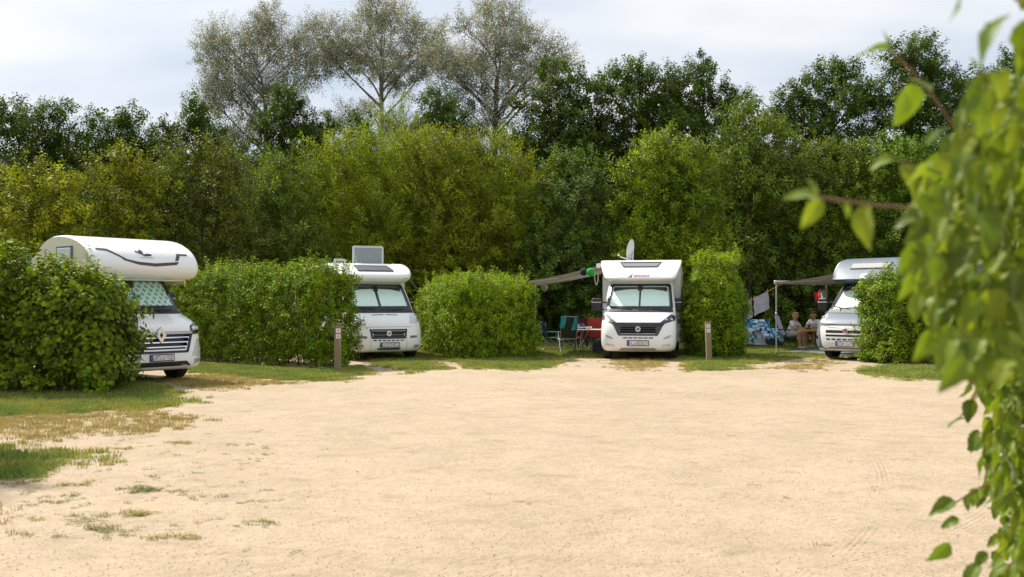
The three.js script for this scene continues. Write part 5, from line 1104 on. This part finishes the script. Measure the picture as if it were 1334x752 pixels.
{
  const c1 = groundAt(739, 460);
  highBack('grey high-backed folding chair with a towel over its backrest', c1, Math.PI + 0.12, meshFabric, poleMat, GC);
  const tw = thing('towel', 'turquoise towel draped over the high-backed folding chair', 'towel', [c1.x, 0, c1.z], Math.PI + 0.12);
  mesh('left_fold', cloth([[[0.26, 0.86, -0.30], [0.14, 0.84, -0.30]], [[0.28, 1.15, -0.42], [0.12, 1.14, -0.42]], [[0.30, 1.0, -0.47], [0.13, 0.98, -0.46]], [[0.29, 0.8, -0.45], [0.15, 0.74, -0.44]]], 8, 12, 0.006, 0.03, 3), towelTeal, tw);
  mesh('right_fold', cloth([[[-0.12, 0.86, -0.30], [-0.24, 0.84, -0.30]], [[-0.1, 1.14, -0.42], [-0.23, 1.15, -0.42]], [[-0.11, 0.95, -0.46], [-0.21, 0.97, -0.46]], [[-0.06, 0.7, -0.44], [-0.17, 0.74, -0.44]]], 8, 12, 0.006, 0.03, 5), towelTeal, tw);
  const c2 = groundAt(719, 457);
  armChair('teal camping chair with a dark jacket hung over its backrest', c2, 1.25, teal, tealDark, poleMat, {}, GC);
  const jk = thing('jacket', 'dark navy jacket hanging on the teal camping chair', 'jacket', [c2.x, 0, c2.z], 1.25);
  mesh('jacket_body', cloth([[[-0.29, 0.55, -0.24], [0, 0.5, -0.26], [0.29, 0.52, -0.24]], [[-0.3, 0.92, -0.3], [0, 0.95, -0.34], [0.3, 0.92, -0.3]], [[-0.34, 0.7, -0.4], [0, 0.68, -0.43], [0.32, 0.66, -0.4]], [[-0.33, 0.34, -0.4], [0, 0.3, -0.44], [0.3, 0.36, -0.38]]], 12, 14, 0.006, 0.04, 7), std([0.015, 0.03, 0.07], 0.9), jk);
  const reds = [[744, 456.5, 0.3, 'dark red camping chair facing the yard, behind the high-backed chair'], [758, 455.5, -0.5, 'dark red camping chair in the shade of the awning beside the table']];
  for (const [px, py, turn, l] of reds) armChair(l, groundAt(px, py), turn, redFabric, redFabric, blackPlastic, { back: 1.02, w: 0.25 }, GC);
  const c5 = groundAt(777, 456);
  armChair('bright red camping chair beside the front wheel of the motorhome', c5, -0.15, redFabric, std([0.32, 0.035, 0.03], 0.8), blackPlastic, { back: 1.04, w: 0.32 }, GC);
  const c6 = groundAt(775, 459), st = thing('camping_stool', 'teal folding stool in front of the white camping table', 'stool', [c6.x, 0, c6.z], 0.2, GC);
  for (const a of [[-0.26, 0.02, 0.2, 0.26, 0.44, 0.16], [0.26, 0.02, 0.2, -0.26, 0.44, 0.16], [-0.26, 0.02, -0.2, 0.26, 0.44, -0.16], [0.26, 0.02, -0.2, -0.26, 0.44, -0.16]]) mesh('leg', rod(a.slice(0, 3), a.slice(3), 0.012), poleMat, st);
  mesh('seat', cloth([[[-0.27, 0.45, 0.2], [0, 0.37, 0.2], [0.27, 0.45, 0.2]], [[-0.27, 0.45, -0.2], [0, 0.37, -0.2], [0.27, 0.45, -0.2]]], 10, 8), teal, st);
  mesh('seat_edge', tube([[-0.27, 0.45, 0.205], [0, 0.375, 0.205], [0.27, 0.45, 0.205]], 0.012, 12, 6), towelTeal, st);
  const tb = groundAt(772, 457), tab = thing('camping_table', 'white topped folding camping table between the chairs', 'table', [tb.x, 0, tb.z], -0.18);
  mesh('table_top', box(1.15, 0.035, 0.7, 0.1, 0.68, 0, 0.01, 2), std([0.72, 0.68, 0.66], 0.5), tab);
  for (const s of [-1, 1]) for (const q of [-1, 1]) mesh('leg', rod([0.1 + s * 0.5, 0.01, q * 0.28], [0.1 + s * 0.42, 0.67, q * 0.28], 0.014), poleMat, tab);
  mesh('brace', join(rod([-0.36, 0.15, 0.28], [-0.1, 0.66, 0.28], 0.009), rod([0.56, 0.15, 0.28], [0.3, 0.66, 0.28], 0.009)), poleMat, tab);
  const top = (dx, dz) => { const v = V(dx, 0, dz).applyAxisAngle(V(0, 1, 0), -0.18); return [tb.x + v.x, 0.698, tb.z + v.z]; };
  const bag = thing('paper_bag', 'crumpled blue and white bag on the white camping table', 'bag', top(-0.36, 0.05));
  mesh('bag_body', new THREE.LatheGeometry([[0.0, 0], [0.12, 0.0], [0.13, 0.06], [0.1, 0.13], [0.06, 0.17], [0.07, 0.2]].map((p) => new THREE.Vector2(...p)), 14).scale(1.2, 1, 0.8), std([0.06, 0.12, 0.42], 0.7), bag);
  mesh('bag_label', new THREE.CylinderGeometry(0.135, 0.135, 0.05, 14, 1, true, -1.2, 2.4).scale(1.2, 1, 0.82).translate(0, 0.06, 0), std([0.7, 0.7, 0.72], 0.7), bag);
  const bowl = thing('bowl', 'pale bowl on the white camping table', 'bowl', top(-0.12, 0.12));
  mesh('bowl_body', new THREE.LatheGeometry([[0.0, 0.005], [0.06, 0.0], [0.11, 0.06], [0.12, 0.08], [0.112, 0.08], [0.1, 0.06], [0.0, 0.012]].map((p) => new THREE.Vector2(...p)), 24), std([0.7, 0.68, 0.66], 0.4), bowl);
  const rk = groundAt(780, 460), bagp = thing('rucksack', 'dark slate rucksack standing under the camping table', 'rucksack', [rk.x - 0.02, 0, rk.z]);
  mesh('rucksack_body', box(0.34, 0.34, 0.22, 0, 0.17, 0, 0.08, 3), std([0.04, 0.045, 0.07], 0.8), bagp);
  mesh('front_pocket', box(0.24, 0.16, 0.06, 0, 0.12, 0.12, 0.03, 2), std([0.06, 0.065, 0.09], 0.8), bagp);
}
// washing lines and towels
function hung(name, label, a, b, drop, color, group, seed) {           // a cloth pegged along the line from a to b
  const t = thing(name, label, name === 'towel' ? 'towel' : 'cloth', [a.x, a.y, a.z], 0, group), d = b.clone().sub(a), L = [0, 0.33, 0.66, 1].map((k) => d.clone().multiplyScalar(k));
  const sway = V(0.03, 0, 0.05);
  mesh('cloth_body', cloth([0, 0.25, 0.6, 1].map((v) => L.map((p, i) => [p.x + sway.x * v + (i - 1.5) * -0.01 * v, p.y - drop * v - 0.015 * Math.sin(i * 1.1) * (1 - v), p.z + sway.z * v * (i % 2 ? 1 : -1)])), 14, 14, 0.004, 0.018, seed), std(color, 0.95), t);
  for (const k of [0.05, 0.95]) mesh('peg', box(0.022, 0.085, 0.018, d.x * k, d.y * k + 0.01, d.z * k + 0.006, 0.005), std([0.55, 0.28, 0.1], 0.7), t);
}
{
  const e0 = at(1022, 368, 30.8), e1 = at(950, 404, 28.4), line = thing('washing_line', 'orange washing line running from the awning pole into the narrow hedge bush', 'washing line', [0, 0, 0]);
  const P = (k) => e0.clone().lerp(e1, k);
  mesh('cord', tube([0, 0.25, 0.5, 0.75, 1].map((k) => P(k).add(V(0, -0.03 * Math.sin(k * Math.PI), 0)).toArray()), 0.008, 24, 6), std([0.5, 0.2, 0.04], 0.7), line);
  const G = 'washing hung on the lines';
  hung('towel', 'pale lilac towel on the orange washing line, nearer the awning pole', P(0.31), P(0.58), 0.56, [0.50, 0.48, 0.55], G, 3);
  hung('towel', 'pale lilac towel on the orange washing line, nearer the narrow hedge bush', P(0.61), P(0.80), 0.55, [0.46, 0.45, 0.52], G, 9);
  const r0 = at(1090, 368, 29.3), r1 = at(1058, 384, 33), red = thing('washing_line', 'short red washing line under the awning of the silver motorhome', 'washing line', [0, 0, 0]);
  const Q = (k) => r0.clone().lerp(r1, k);
  mesh('cord', tube([Q(0).toArray(), Q(0.5).add(V(0, -0.02, 0)).toArray(), Q(1).toArray()], 0.008, 12, 6), std([0.4, 0.03, 0.02], 0.7), red);
  hung('towel', 'grey-blue towel hanging above the wing mirror of the silver motorhome', Q(0.36), Q(0.62), 0.47, [0.42, 0.44, 0.50], G, 5);
  hung('swimsuit', 'bright red cloth hanging beside the grey-blue towel', Q(0.66), Q(0.9), 0.3, [0.62, 0.012, 0.012], G, 6);
}
// the ground mat of the silver motorhome
{
  const t = thing('ground_mat', 'flat grey awning mat lying under the awning of the silver motorhome', 'mat', silverVan.position.toArray(), silverVan.rotation.y);
  mesh('mat_sheet', box(2.6, 0.012, 3.3, -2.45, 0.012, -3.85, 0.004), std([0.16, 0.175, 0.19], 0.9), t);
}
// sofa with throws
{
  const p = groundAt(990, 452), t = thing('sofa', 'two-seat sofa covered with a blue and white patterned throw', 'sofa', [p.x, 0, p.z], 0.55);
  const cover = std([1, 1, 1], 0.9, { map: canvasTex(256, 256, (c) => { const R = rng(4); c.fillStyle = '#cfd8e4'; c.fillRect(0, 0, 256, 256); const cols = ['#1f6d9a', '#2a8aa8', '#3fa7b8', '#123d63', '#e6ebf2', '#1b5585']; for (let i = 0; i < 46; i++) { c.fillStyle = cols[R() * cols.length | 0]; c.beginPath(); c.ellipse(R() * 256, R() * 256, 10 + R() * 26, 6 + R() * 14, R() * 3.1, 0, 6.3); c.fill(); } for (let i = 0; i < 7; i++) { c.strokeStyle = cols[i % 4]; c.lineWidth = 8 + R() * 8; c.beginPath(); c.moveTo(0, i * 40); c.bezierCurveTo(80, i * 40 - 30, 160, i * 40 + 40, 256, i * 40 + 4); c.stroke(); } }) });
  cover.map.wrapS = cover.map.wrapT = THREE.RepeatWrapping;
  const soft = (w, h, d, x, y, z, r) => { const g = box(w, h, d, x, y, z, r, 4), q = g.attributes.position, uv = g.attributes.uv; for (let i = 0; i < q.count; i++) { const a = q.getX(i), b = q.getY(i), c = q.getZ(i); q.setXYZ(i, a + noise3(a * 6, b * 6, c * 6) * 0.012, b + noise3(a * 6 + 5, b * 6, c * 6) * 0.012, c); uv.setXY(i, a * 1.1 + c * 0.6, b * 1.2 + c * 0.8); } g.computeVertexNormals(); return g; };
  mesh('base', box(1.5, 0.22, 0.72, 0, 0.13, 0, 0.04, 2), std([0.035, 0.035, 0.04], 0.85), t);
  mesh('seat', soft(1.25, 0.2, 0.68, 0, 0.36, 0.04, 0.08), cover, t);
  mesh('backrest', soft(1.55, 0.62, 0.26, 0, 0.64, -0.32, 0.12), cover, t);
  for (const s of [-1, 1]) mesh('armrest', soft(0.24, 0.56, 0.78, s * 0.72, 0.36, 0.0, 0.1), cover, t);
  const b = thing('blanket', 'pale fringed blanket draped over the arm of the blue sofa', 'blanket', [p.x, 0, p.z], 0.55);
  mesh('blanket_sheet', cloth([[[-0.62, 0.3, -0.2], [-0.58, 0.42, 0.1], [-0.5, 0.46, 0.36]], [[-0.72, 0.67, -0.26], [-0.72, 0.68, 0.1], [-0.6, 0.66, 0.40]], [[-0.87, 0.5, -0.3], [-0.87, 0.48, 0.12], [-0.4, 0.5, 0.45]], [[-0.92, 0.14, -0.32], [-0.91, 0.12, 0.2], [-0.15, 0.08, 0.5]]], 24, 20, 0.006, 0.05, 8), std([0.5, 0.5, 0.56], 0.95), b);
  const fr = []; for (let i = 0; i < 30; i++) { const u = i / 29; fr.push(rod([lerp(-0.92, -0.15, u * u), 0.11 - 0.05 * u, lerp(-0.32, 0.5, Math.pow(u, 0.6))], [lerp(-0.92, -0.15, u * u), 0.03, lerp(-0.31, 0.51, Math.pow(u, 0.6))], 0.008, 0.005, 5)); }
  mesh('fringe', join(fr), std([0.5, 0.5, 0.56], 0.95), b).userData.kind = 'stuff';
}
// table with a yellow rim, chairs, and the two children
const kidChair = groundAt(1027, 454.5), kid2 = groundAt(1062, 452.5);
{
  highBack('dark folding chair with pale seat under the child with blond hair', kidChair, 0.95, std([0.42, 0.43, 0.46], 0.85), std([0.03, 0.03, 0.045], 0.5), 'chairs on the pitch of the silver motorhome');
  armChair('dark camping chair under the brown-haired child beside the silver motorhome', V(kid2.x, 0, kid2.z), -0.75, std([0.04, 0.045, 0.06], 0.85), std([0.04, 0.045, 0.06], 0.85), blackPlastic, { back: 0.7 }, 'chairs on the pitch of the silver motorhome');
  const p = groundAt(1054, 453.6), t = thing('folding_table', 'small dark folding table with a bright yellow rim between the children', 'table', [p.x, 0, p.z], 0.05);
  mesh('table_top', box(0.78, 0.02, 0.5, 0, 0.605, 0, 0.006), std([0.12, 0.1, 0.09], 0.6), t);
  mesh('rim', join(box(0.84, 0.045, 0.02, 0, 0.605, 0.255, 0.006), box(0.84, 0.045, 0.02, 0, 0.605, -0.255, 0.006)), std([0.75, 0.42, 0.03], 0.5), t);
  for (const s of [-1, 1]) for (const q of [-1, 1]) mesh('leg', rod([s * 0.34, 0.01, q * 0.2], [s * 0.34, 0.6, q * 0.2], 0.013), blackPlastic, t);
  const bk = thing('notebook', 'small white notebook lying open at the yellow-rimmed table edge', 'notebook', [p.x - 0.28, 0.617, p.z + 0.12], 0.4);
  mesh('pages', join(box(0.12, 0.012, 0.17, -0.06, 0.012, 0, 0.003).rotateZ(0.06), box(0.12, 0.012, 0.17, 0.06, 0.012, 0, 0.003).rotateZ(-0.06)), std([0.8, 0.8, 0.78], 0.7), bk);
}
function sdfMesh(bones, cell, k = 0.03) {
  const lo = V(1e9, 1e9, 1e9), hi = V(-1e9, -1e9, -1e9);
  for (const [a, b, ra, rb] of bones) { const r = Math.max(ra, rb) + cell * 4; for (const p of [a, b]) { lo.min(V(p[0] - r, p[1] - r, p[2] - r)); hi.max(V(p[0] + r, p[1] + r, p[2] + r)); } }
  const c = lo.clone().add(hi).multiplyScalar(0.5), half = Math.max(hi.x - lo.x, hi.y - lo.y, hi.z - lo.z) / 2, res = Math.min(110, Math.ceil(2 * half / cell)), mc = new MarchingCubes(res, new THREE.MeshBasicMaterial(), false, false, 90000);
  mc.isolation = 0;
  for (let z = 0; z < res; z++) for (let y = 0; y < res; y++) for (let x = 0; x < res; x++) {
    const px = c.x + (x - res / 2) / (res / 2) * half, py = c.y + (y - res / 2) / (res / 2) * half, pz = c.z + (z - res / 2) / (res / 2) * half;
    let d = 1;
    for (const [a, b, ra, rb] of bones) {
      const ex = b[0] - a[0], ey = b[1] - a[1], ez = b[2] - a[2], l2 = ex * ex + ey * ey + ez * ez || 1e-9, t = clamp(((px - a[0]) * ex + (py - a[1]) * ey + (pz - a[2]) * ez) / l2, 0, 1);
      const e = Math.hypot(px - a[0] - ex * t, py - a[1] - ey * t, pz - a[2] - ez * t) - lerp(ra, rb, t), kk = Math.min(k, Math.max(ra, rb) * 0.7), h = Math.max(kk - Math.abs(d - e), 0) / kk;
      d = Math.min(d, e) - h * h * kk * 0.25;
    }
    mc.field[x + y * res + z * res * res] = -d;
  }
  mc.update();
  const g = new THREE.BufferGeometry(), n = mc.count ?? mc.geometry.drawRange.count, P = mc.positionArray.slice(0, n * 3), Nn = mc.normalArray.slice(0, n * 3);
  for (let i = 0; i < n; i++) { P[i * 3] = P[i * 3] * half + c.x; P[i * 3 + 1] = P[i * 3 + 1] * half + c.y; P[i * 3 + 2] = P[i * 3 + 2] * half + c.z; }
  g.setAttribute('position', new THREE.BufferAttribute(P, 3));
  const m = mergeVertices(g, 1e-5);
  m.computeVertexNormals();
  const q = m.attributes.position, nn = m.attributes.normal;             // make sure the faces look outwards
  let s = 0; for (let i = 0; i < q.count; i += 7) s += (q.getX(i) - c.x) * nn.getX(i) + (q.getY(i) - c.y) * nn.getY(i) + (q.getZ(i) - c.z) * nn.getZ(i);
  if (s < 0) { const ix = m.index.array; for (let i = 0; i < ix.length; i += 3) { const t = ix[i]; ix[i] = ix[i + 1]; ix[i + 1] = t; } m.computeVertexNormals(); }
  return m;
}
function child(label, p, turn, scale, { hair, shirt, shorts, skin, headTurn = 0, lean = 0.06, reach = 0.36 }) {
  const t = thing('person', label, 'person', [p.x, 0, p.z], turn);
  t.scale.setScalar(scale);
  const skinMat = std(skin, 0.55), B = [], hip = [0, 0.47, 0], chest = [0, 0.74, lean], neck = [0, 0.86, lean + 0.035], hd = [0, 0.985, lean + 0.055];
  B.push([[0, 0.47, 0], [0, 0.6, lean * 0.4], 0.105, 0.1], [[0, 0.6, lean * 0.4], chest, 0.1, 0.105], [[-0.1, 0.8, lean], [0.1, 0.8, lean], 0.055, 0.055], [chest, neck, 0.07, 0.045], [neck, hd, 0.045, 0.06]);
  const hands = [];
  for (const s of [-1, 1]) {
    const sh = [s * 0.145, 0.81, lean], el = [s * 0.2, 0.63, lean + 0.14], wr = [s * 0.09, 0.635, reach], kn = [s * 0.1, 0.5, 0.36], an = [s * 0.1, 0.075, 0.4];
    B.push([sh, el, 0.046, 0.036], [el, wr, 0.035, 0.024], [[s * 0.07, 0.46, 0.02], kn, 0.082, 0.056], [kn, [s * 0.1, 0.32, 0.35], 0.054, 0.052], [[s * 0.1, 0.32, 0.35], an, 0.052, 0.032], [an, [s * 0.115, 0.035, 0.5], 0.034, 0.028]);
    hands.push([wr, [wr[0] - s * 0.02, wr[1], wr[2] + 0.06], 0.024, 0.026]);
    for (let f = 0; f < 4; f++) { const o = (f - 1.5) * 0.016, b = [wr[0] - s * 0.02 + o, wr[1], wr[2] + 0.07], m = [b[0] - s * 0.004, b[1] - 0.004, b[2] + 0.028 - Math.abs(f - 1.5) * 0.004], e = [m[0], m[1] - 0.016, m[2] + 0.018]; hands.push([b, m, 0.0085, 0.008], [m, e, 0.008, 0.007]); }
    hands.push([[wr[0] - s * 0.03, wr[1], wr[2] + 0.02], [wr[0] - s * 0.058, wr[1] - 0.006, wr[2] + 0.05], 0.011, 0.009]);
  }
  const c = Math.cos(headTurn), q = Math.sin(headTurn), H = (x, y, z) => [hd[0] + x * c + z * q, hd[1] + y, hd[2] - x * q + z * c];
  const head = [[H(0, 0.035, -0.02), H(0, 0.03, 0.02), 0.085, 0.078], [H(0, -0.04, 0.03), H(0, -0.055, 0.045), 0.055, 0.038], [H(0, 0.0, 0.085), H(0, -0.02, 0.1), 0.012, 0.014], [H(-0.082, 0.0, 0), H(-0.088, -0.03, 0), 0.014, 0.01], [H(0.082, 0.0, 0), H(0.088, -0.03, 0), 0.014, 0.01], [neck, H(0, -0.05, 0), 0.045, 0.045]];
  mesh('body', join(sdfMesh(B, 0.014, 0.05), sdfMesh(head, 0.006, 0.03), sdfMesh(hands, 0.006, 0.01)), skinMat, t);
  const grow = (list, r) => list.map(([a, b, ra, rb]) => [a, b, ra + r, rb + r]);
  const sleeve = [-1, 1].map((s) => [[s * 0.145, 0.81, lean], [s * 0.178, 0.71, lean + 0.08], 0.056, 0.056]);
  mesh('shirt', sdfMesh([...grow([B[0], B[1], B[2]], 0.014), ...sleeve], 0.012, 0.04), std(shirt, 0.9), t);
  mesh('shorts', sdfMesh([[[-0.05, 0.46, 0], [0.05, 0.46, 0], 0.118, 0.118], ...[-1, 1].map((s) => [[s * 0.07, 0.46, 0.02], [s * 0.094, 0.49, 0.28], 0.098, 0.082])], 0.012, 0.04), std(shorts, 0.9), t);
  mesh('hair', sdfMesh([[H(0, 0.055, -0.03), H(0, 0.07, 0.015), 0.092, 0.078], [H(-0.03, 0.1, 0.05), H(0.04, 0.1, 0.055), 0.034, 0.034], [H(0, 0.0, -0.06), H(0, -0.03, -0.055), 0.06, 0.045]], 0.007, 0.02), std(hair, 0.85), t);
  for (const s of [-1, 1]) {
    mesh('eye', new THREE.SphereGeometry(0.011, 10, 8).translate(...H(s * 0.032, 0.015, 0.088)), std([0.05, 0.04, 0.035], 0.3), t);
    mesh('shoe', sdfMesh([[[s * 0.1, 0.045, 0.37], [s * 0.115, 0.035, 0.52], 0.044, 0.036]], 0.008), std([0.6, 0.58, 0.55], 0.7), t);
  }
  mesh('mouth', new THREE.SphereGeometry(0.016, 10, 6).scale(1, 0.3, 0.4).translate(...H(0, -0.045, 0.084)), std([0.4, 0.12, 0.1], 0.5), t);
  return t;
}
child('blond child in a white T-shirt seated at the yellow-rimmed table', kidChair.clone().add(V(0.06, 0, 0.04)), 0.75, 1.1, { hair: [0.42, 0.22, 0.07], shirt: [0.62, 0.62, 0.64], shorts: [0.55, 0.5, 0.44], skin: [0.52, 0.27, 0.16], headTurn: -0.6, lean: 0.12 });
child('child with brown hair in a pale T-shirt, seated close beside the silver motorhome', V(kid2.x, 0, kid2.z), -0.75, 1.12, { hair: [0.07, 0.035, 0.02], shirt: [0.55, 0.55, 0.56], shorts: [0.22, 0.07, 0.045], skin: [0.42, 0.2, 0.12], headTurn: 0.3 });

// ---------------------------------------------------------------- the near shrub whose branches reach into view
{
  const R = rng(61), foot = V(2.15, 0, -3.0), t = thing('leafy_bush', 'fresh green broadleaf bush with arching twigs, leaning over the open sand', 'bush', foot.toArray());
  const leafGeo = [0, 1, 2, 3].map((k) => {
    const L = 1, W = [0.62, 0.7, 0.56, 0.66][k], NS = 10, NT = 6, pos = [], idx = [], uv = [];
    for (let i = 0; i <= NS; i++) for (let j = 0; j <= NT; j++) {
      const a = i / NS, s = j / NT * 2 - 1, w = W / 2 * Math.pow(Math.sin(Math.PI * Math.pow(a, 0.8)), 0.75) * (1 - 0.25 * a) * (1 + (Math.abs(s) > 0.9 ? 0.05 * (i % 2 ? 1 : -1) : 0));
      pos.push(s * w, a * L, Math.abs(s) * w * (0.28 + 0.06 * k) + 0.03 * Math.sin(a * 9 + k) * s - [0.3, 0.42, 0.22, 0.5][k] * a * a + 0.02 * Math.cos(a * 22) * Math.abs(s));
      uv.push(j / NT, a);
      if (i < NS && j < NT) { const q = i * (NT + 1) + j; idx.push(q, q + 1, q + NT + 1, q + 1, q + NT + 2, q + NT + 1); }
    }
    const g = new THREE.BufferGeometry();
    g.setAttribute('position', new THREE.Float32BufferAttribute(pos, 3));
    g.setAttribute('uv', new THREE.Float32BufferAttribute(uv, 2));
    g.setIndex(idx);
    g.computeVertexNormals();
    return g;
  });
  const veins = noiseTex(128, (u, v) => { const s = Math.abs(u - 0.5) * 2, rib = s < 0.05 ? 0.25 : 0, side = Math.pow(Math.max(0, Math.sin((v * 9 - s * 1.6) * 6.28)), 12) * 0.12, n = 0.82 + rib + side + noise2(u * 14, v * 14) * 0.07; return [n, n, n * 0.95]; });
  const mats = [[0.20, 0.29, 0.008], [0.15, 0.235, 0.008], [0.26, 0.33, 0.012], [0.13, 0.19, 0.012]].map((c) => phys(c, 1, { transmission: 0.5, thickness: 0, map: veins, specularIntensity: 0.5, clearcoat: 0.3, clearcoatRoughness: 0.35 }));
  const rel = (px, py, d) => at(px, py, d).sub(foot);
  const leaves = [];                                                    // [point, direction, length, material]
  const add = (px, py, d, len, down, sx = 0, m = R() * 4 | 0) => leaves.push([rel(px, py, d), V(sx + (R() - 0.5) * 0.5, -down + (R() - 0.5) * 0.4, (R() - 0.5) * 0.9).normalize(), len, m]);
  // leaves that stand out singly on the twig ends
  for (const [x, y, d, l, dn, sx, m] of [[1068, 257, 1.47, 0.058, -0.15, -1.3, 0], [1062, 256, 1.47, 0.032, -1.3, -0.1, 2], [1070, 258, 1.47, 0.055, 1.2, -0.75, 2], [1130, 266, 1.55, 0.07, 1.5, -0.35, 2], [1100, 261, 1.51, 0.03, 1.2, 0.3, 0], [1160, 66, 1.66, 0.06, -0.05, -0.95, 1], [1156, 66, 1.66, 0.035, -0.95, -0.15, 1], [1186, 108, 1.68, 0.085, 0.85, 0.0, 0], [1180, 120, 1.66, 0.06, 0.95, -0.1, 0], [1213, 120, 1.7, 0.05, -0.6, -0.5, 0], [1250, -16, 1.34, 0.045, 0.95, -0.05, 1], [1316, 20, 1.36, 0.075, 0.75, -0.6, 1], [1334, 25, 1.36, 0.08, 0.9, 0.1, 0], [1350, 35, 1.36, 0.07, 0.9, -0.1, 0], [1275, 92, 1.68, 0.03, -0.7, -0.4, 1], [1270, 96, 1.68, 0.035, 0.2, 0.8, 1], [1165, 205, 1.8, 0.05, 0.4, -0.9, 0], [1174, 214, 1.8, 0.06, 0.9, 0.2, 2], [1195, 215, 1.8, 0.06, 0.95, -0.3, 0], [1243, 652, 2.65, 0.075, 0.05, -0.95, 1], [1250, 676, 2.66, 0.055, 0.3, -0.9, 1], [1236, 706, 2.6, 0.08, 0.8, -0.5, 1], [1276, 735, 2.6, 0.085, 0.75, -0.6, 1], [1282, 640, 2.8, 0.05, 0.5, -0.6, 3], [1258, 545, 2.9, 0.06, 0.2, -0.95, 3], [1266, 520, 2.9, 0.07, 0.9, 0.1, 3], [1275, 560, 2.9, 0.075, 0.85, -0.4, 1], [1262, 500, 2.9, 0.05, 0.9, -0.3, 3], [1288, 590, 2.8, 0.08, 0.8, -0.3, 1]]) add(x, y, d, l, dn, sx, m);
  const arching = [
    [[1420, 420, 2.1], [1230, 283, 1.72], [1130, 266, 1.55], [1066, 257, 1.47]],
    [[1400, 350, 2.0], [1255, 180, 1.8], [1200, 105, 1.72], [1160, 66, 1.66]],
    [[1420, 220, 1.8], [1330, 150, 1.72], [1275, 92, 1.68]],
    [[1440, 90, 1.4], [1350, 30, 1.36], [1300, -25, 1.34], [1255, -40, 1.33]],
    [[1420, 300, 2.1], [1290, 245, 1.9], [1180, 212, 1.82], [1160, 205, 1.8]],
    [[1430, 500, 2.2], [1300, 400, 2.0], [1220, 355, 1.9]],
    [[1430, 620, 3.0], [1330, 640, 2.9], [1285, 632, 2.75], [1245, 655, 2.65]],
    [[1420, 560, 3.2], [1330, 520, 3.1], [1285, 500, 3.0], [1250, 545, 2.9]],
    [[1420, 470, 3.2], [1320, 470, 3.1], [1270, 520, 3.0]],
  ];
  for (const a of arching) {
    const pts = a.map((p) => rel(...p)), c = new THREE.CatmullRomCurve3([V(R() * 0.3, 0.1, (R() - 0.5) * 0.4), pts[0].clone().lerp(V(0.1, 0.5, 0), 0.5), ...pts]);
    mesh('branch', new THREE.TubeGeometry(c, 40, 0.0023, 6), std([0.2, 0.12, 0.06], 0.8), t);
    for (let k = 0; k < 13; k++) {                                      // leaves set alternately along the twig
      const u = 0.62 + 0.37 * k / 13, q = c.getPointAt(u), tn = c.getTangentAt(u), s = k % 2 ? 1 : -1;
      if (u > 0.9 && c.getPointAt(1).y + foot.y > 1.6 && k > 10) continue;
      leaves.push([q, tn.multiplyScalar(0.55).add(V(0, 0.25 * s - 0.45, 0)).add(V((R() - 0.5) * 0.5, (R() - 0.5) * 0.4, (R() - 0.5) * 0.9)).normalize(), 0.04 + 0.03 * R(), R() * 3 | 0]);
    }
  }
  const edge = [[-60, 1345], [0, 1330], [40, 1322], [75, 1305], [100, 1280], [140, 1245], [180, 1216], [240, 1202], [300, 1192], [360, 1195], [420, 1205], [460, 1222], [490, 1262], [560, 1278], [620, 1292], [680, 1298], [770, 1285]];
  const edgeAt = (y) => { for (let i = 1; i < edge.length; i++) if (y <= edge[i][0]) return lerp(edge[i - 1][1], edge[i][1], (y - edge[i - 1][0]) / (edge[i][0] - edge[i - 1][0])); return 1285; };
  for (let i = 0; i < 2700; i++) {
    const y = -40 + 820 * R(), upper = y < 470, k = Math.pow(R(), upper ? 0.85 : 0.9), e = edgeAt(y) + noise2(y * 0.03, 4) * 14, x = e + k * (1470 - e);
    if (y < 90 && R() < 0.75) continue;
    const d = upper ? 1.5 + 1.0 * R() + (x - e) * 0.001 : 2.5 + 1.0 * R();
    add(x, y, d, (0.04 + R() * 0.034), 0.35 + R() * 0.6, (R() - 0.6) * 1.2, R() < 0.12 ? 3 : R() * 3 | 0);
  }
  leaves.slice(0, 29).forEach((l) => { l.near = 0; });
  const order = leaves.map((l, i) => [i < 29 ? 0 : -l[0].z - foot.z, l]).sort((a, b) => a[0] - b[0]).map((x) => x[1]);
  const X = V(), Y = V(), Z = V(), place = ([p, dir, len]) => {
    Y.copy(dir); Z.set((R() - 0.5) * 1.2, 0.55 + R() * 0.6, 0.5 + (R() - 0.5) * 1.1).normalize(); X.crossVectors(Y, Z).normalize(); Z.crossVectors(X, Y);
    return new THREE.Matrix4().makeBasis(X, Y, Z).scale(V(len, len, len)).setPosition(p);
  };
  const rest = [[], [], [], []];
  order.forEach((l, i) => {
    if (i < 300) { const m = mesh('leaf', leafGeo[i % 4], mats[l[3]], t); m.applyMatrix4(place(l)); }
    else rest[l[3]].push([place(l), rgb(1, 1, 1).multiplyScalar(0.85 + R() * 0.3)]);
  });
  rest.forEach((list, k) => list.length && scatter('foliage', leafGeo[k], mats[k], list, t));
  // the rest of the bush, beside and behind
  const body = [[], []];
  for (let i = 0; i < 2600; i++) {
    const p = V(1.75 + 1.5 * R(), 0.05 + 2.1 * Math.sqrt(R()), -1.9 - 2.6 * R()), lim = -p.z * 0.56;
    if (p.x < lim) continue;
    body[i % 2].push([new THREE.Matrix4().compose(p.sub(foot), turned(V(R() - 0.7, R(), R() - 0.5).normalize(), R), V(1, 1, 1)), rgb(0.13, 0.21, 0.012).multiplyScalar(0.8 + R() * 0.4)]);
  }
  body.forEach((l, k) => scatter('foliage', SPRAY.hazel[k], leafMat, l, t));
  const st = [];
  for (let i = 0; i < 14; i++) st.push(limb(V((R() - 0.5) * 0.6, -0.05, (R() - 0.5) * 1.2), V((R() - 0.5) * 1.0, 1.6 + 0.4 * R(), (R() - 0.5) * 1.8), 0.014, 0.004, 0.3, R, 5, 6));
  mesh('stems', join(st), twigMat, t).userData.kind = 'stuff';
}

renderer.render(scene, camera);
